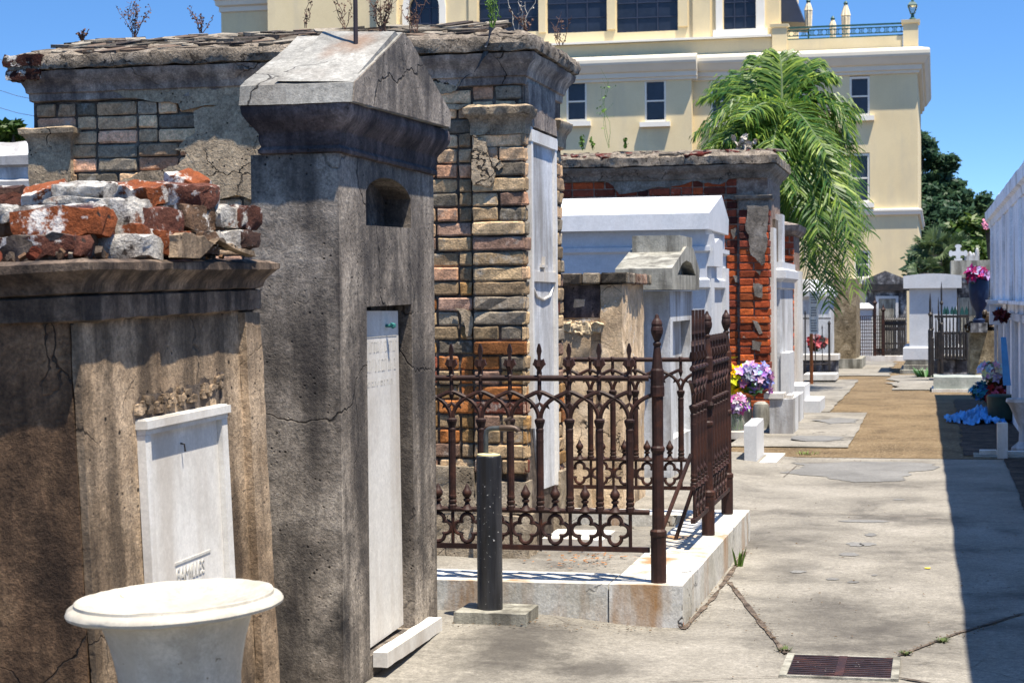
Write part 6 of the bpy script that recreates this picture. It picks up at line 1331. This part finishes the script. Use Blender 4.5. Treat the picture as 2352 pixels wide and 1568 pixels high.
def frond(c, k_, e, seed, L_leaf):
    rnd = random.Random(seed); m = MB(); s = MB(); P = []
    N = 16
    for q in range(N + 1):
        t_ = q / N; P.append(c * (1 - t_) ** 2 + k_ * 2 * t_ * (1 - t_) + e * t_ * t_)
    s.tube(P, [.028 * (1 - .85 * q / N) for q in range(N + 1)], 5, cap=False)
    n = 76
    for q in range(n):
        t_ = .10 + .9 * q / n; i0 = min(N - 1, int(t_ * N)); f = t_ * N - i0; p = P[i0].lerp(P[i0 + 1], f); d = (P[i0 + 1] - P[i0]).normalized(); sd = d.cross(Vector((0, 0, 1)))
        if sd.length < .05: sd = Vector((1, 0, 0))
        sd.normalize(); up = sd.cross(d)
        for sg in (-1, 1):
            L = L_leaf * (.45 + .75 * math.sin(math.pi * min(1, t_ * .9 + .12))) * rnd.uniform(.75, 1.1)
            o = (sd * sg * rnd.uniform(.55, 1.0) + d * rnd.uniform(.5, .9) + up * rnd.uniform(-.15, .45)).normalized()
            w2 = .021; sw = d * w2
            p1 = p + o * L * .45 + Vector((0, 0, -.05 * L)); p2 = p + o * L * .8 + Vector((0, 0, -.2 * L)); p3 = p + o * L * .98 + Vector((0, 0, -.46 * L))
            g_ = min(1, max(0, rnd.gauss(.5, .27))); m.col = (g_, g_, g_)
            a0, a1 = m.V(p - sw * .6), m.V(p + sw * .6); b0, b1 = m.V(p1 - sw), m.V(p1 + sw); c0, c1 = m.V(p2 - sw * .8), m.V(p2 + sw * .8); d0 = m.V(p3)
            m.F(a0, a1, b1, b0); m.F(b0, b1, c1, c0); m.F(c0, c1, d0)
    f_ = mk('frond', m, M['palm'], pt); mk('rachis', s, M['palm_stem'], f_, smooth=True)
for i, (ctl, tip, dy) in enumerate(FR):
    c = Vector((top.x + rnd.uniform(-.1, .1), Yp + dy * .1, top.z + rnd.uniform(-.25, .1)))
    k_ = PY(ctl[0], ctl[1] + 35 if ctl[1] < 240 else ctl[1] - 20, Yp + dy * .6); e = PY(tip[0], tip[1] - 25, Yp + dy)
    frond(c, k_, e, i, .58)
# ================================================================ TREES
def crown(m, c, R, n, seed, leaf, flat=.85, clump=26):
    rnd = random.Random(seed); c = Vector(c); cl = []
    for k in range(clump):
        d = Vector((rnd.gauss(0, 1), rnd.gauss(0, 1), rnd.gauss(0, 1))).normalized() * R * rnd.uniform(.35, 1); d.z *= flat; cl.append((c + d, R * rnd.uniform(.22, .5), rnd.uniform(.0, .6)))
    for k in range(n):
        p0, r, tone = rnd.choice(cl); d = Vector((rnd.gauss(0, 1), rnd.gauss(0, 1), rnd.gauss(0, .75))) * r * .55; p = p0 + d
        g_ = min(1, max(0, tone + rnd.uniform(-.15, .35))); m.col = (g_, g_, g_)
        u = Vector((rnd.uniform(-1, 1), rnd.uniform(-1, 1), rnd.uniform(-.6, .6))).normalized(); v = u.cross(Vector((rnd.uniform(-1, 1), rnd.uniform(-1, 1), rnd.uniform(.2, 1)))).normalized(); L = leaf * rnd.uniform(.6, 1.3)
        m.F(m.V(p - u * L), m.V(p + v * L * .45), m.V(p + u * L), m.V(p - v * L * .45))
    return cl
def tree(label, x, y, Y, Rpx, mat, seed, n=4500, leaf=.13, name='leafy_tree', group=None, extra=()):
    c = PY(x, y, Y); R = Rpx * Y / FPX
    t = thing(name, label, 'tree', (c.x, Y, 0), group); m = MB(); cl = crown(m, c, R, n, seed, leaf)
    for ex, ey, er, en in extra: cl += crown(m, PY(ex, ey, Y), er * Y / FPX, en, seed + ex, leaf, clump=9)
    mk('crown', m, M[mat], t); m = MB(); m.tube([(c.x, Y, 0), (c.x + .1, Y, c.z * .5), (c.x, Y, c.z - R * .2)], [R * .12 + .1, R * .09 + .07, .06], 8)
    for p, r, _ in cl[::3]: m.tube([(c.x + .05, Y, c.z * .6), (Vector((c.x, Y, c.z * .8)) + p) / 2, p], [.09, .05, .015], 5, cap=False)
    mk('trunk', m, M['bark'], t)
GT = 'trees beyond the right end of the cream building'
tree('tall dark oak rising just right of the cream building', 2105, 470, 80, 78, 'oak', 1, 12000, .16, group=GT, extra=((2122, 345, 34, 1500), (2160, 385, 34, 1500), (2140, 430, 44, 1800), (2185, 450, 34, 1300), (2118, 312, 12, 250)))
tree('dark bushy tree between the tall oak and the white wall', 2190, 540, 78, 74, 'oak', 2, 12000, .155, group=GT, extra=((2240, 480, 40, 1700), (2215, 462, 24, 800), (2270, 480, 24, 700)))
tree('bright yellow-green tree beside the top of the white wall', 2235, 545, 50, 44, 'lime', 3, 3600, .12, group=GT)
tree('dense green tree low behind the stone cross', 2240, 600, 46, 42, 'lime', 4, 3400, .12, group=GT)
tree('low dark shrubby tree behind the white gabled tomb', 2135, 610, 52, 48, 'oak', 5, 3200, .13, group=GT)
tree('green treetop at the far left behind the white tomb', 10, 318, 44, 44, 'lime', 6, 3200, .12, extra=((40, 300, 20, 500),))
tree('crape myrtle with small pink blossoms above the white wall', 2275, 520, 44, 22, 'lime', 7, 900, .09, name='flowering_tree')
def palmetto(label, x, y, Y, r, seed, h=None):
    rnd = random.Random(seed); c = PY(x, y, Y); t = thing('palmetto', label, 'palm', (c.x, Y, 0), 'palmettos right of the cream building'); m = MB()
    for k in range(26):
        d = Vector((rnd.gauss(0, 1), rnd.gauss(0, 1), rnd.gauss(.25, .7))).normalized(); p = c + d * r * .55; sd = d.orthogonal().normalized(); sd2 = d.cross(sd); a0 = rnd.random() * 6.28; sd = sd * math.cos(a0) + sd2 * math.sin(a0)
        g0 = rnd.random()
        for q in range(15):
            a = (q / 14 - .5) * 3.6; e = d * math.cos(a) + sd * math.sin(a); g_ = min(1, max(0, g0 + rnd.uniform(-.2, .2))); m.col = (g_,) * 3; n_ = d.cross(sd).cross(e) * .022 * (r / .5)
            L = r * .62 * rnd.uniform(.85, 1.1); m.F(m.V(p), m.V(p + e * L * .6 + n_), m.V(p + e * L + Vector((0, 0, -.12 * L))), m.V(p + e * L * .6 - n_))
    mk('crown', m, M['palmetto'], t); m = MB(); m.tube([(c.x, Y, 0), (c.x, Y, c.z - r * .1)], .14, 8); mk('trunk', m, M['bark'], t)
palmetto('pale green palmetto directly right of the cream building corner', 2150, 580, 45, .62, 1); palmetto('smaller palmetto low behind the white gabled tomb', 2125, 622, 44, .4, 2); palmetto('palmetto half hidden behind the dark oak', 2185, 566, 47, .5, 3)
m = MB(); a, b = PY(2104, 572, 50), PY(2168, 622, 50); d = (b - a).normalized(); m.tube([a, b], .07, 6); m.tube([b, Vector((b.x + .05, 50, 0))], .05, 6); tag(mk('sloping_beam', m, M['wood'], loc=b), 'sloping weathered timber beam in front of the trees by the building corner', 'beam')
m = MB(); rnd = random.Random(5)
for k in range(26): p = PY(2275 + rnd.uniform(-16, 14), 512 + rnd.uniform(-8, 12), 43.3); s = rnd.uniform(.03, .06); m.F(m.V(p + Vector((-s, 0, 0))), m.V(p + Vector((0, -.02, -s))), m.V(p + Vector((s, 0, 0))), m.V(p + Vector((0, .02, s))))
M['pink'] = plain('pink_blossom', (.6, .2, .28, 1), .7); fl = [o for o in bpy.data.objects if o.name.startswith('flowering_tree')][0]; mk('blossoms', m, M['pink'], fl)
# overhead wires
for k, (y0, y1) in enumerate([(122, 150), (195, 215), (236, 252)]):
    m = MB(); a, b = PY(-40, y0, 40), PY(120, y1 + 22, 40); m.tube([a, (a + b) / 2 + Vector((0, 0, -.05)), b], .006, 4); tag(mk('overhead_wire', m, M['black_pipe'], loc=a), ['topmost thin overhead wire in the sky at the far left', 'middle thin overhead wire in the sky at the far left', 'lowest thin overhead wire in the sky at the far left'][k], 'wire', 'overhead wires at the far left')
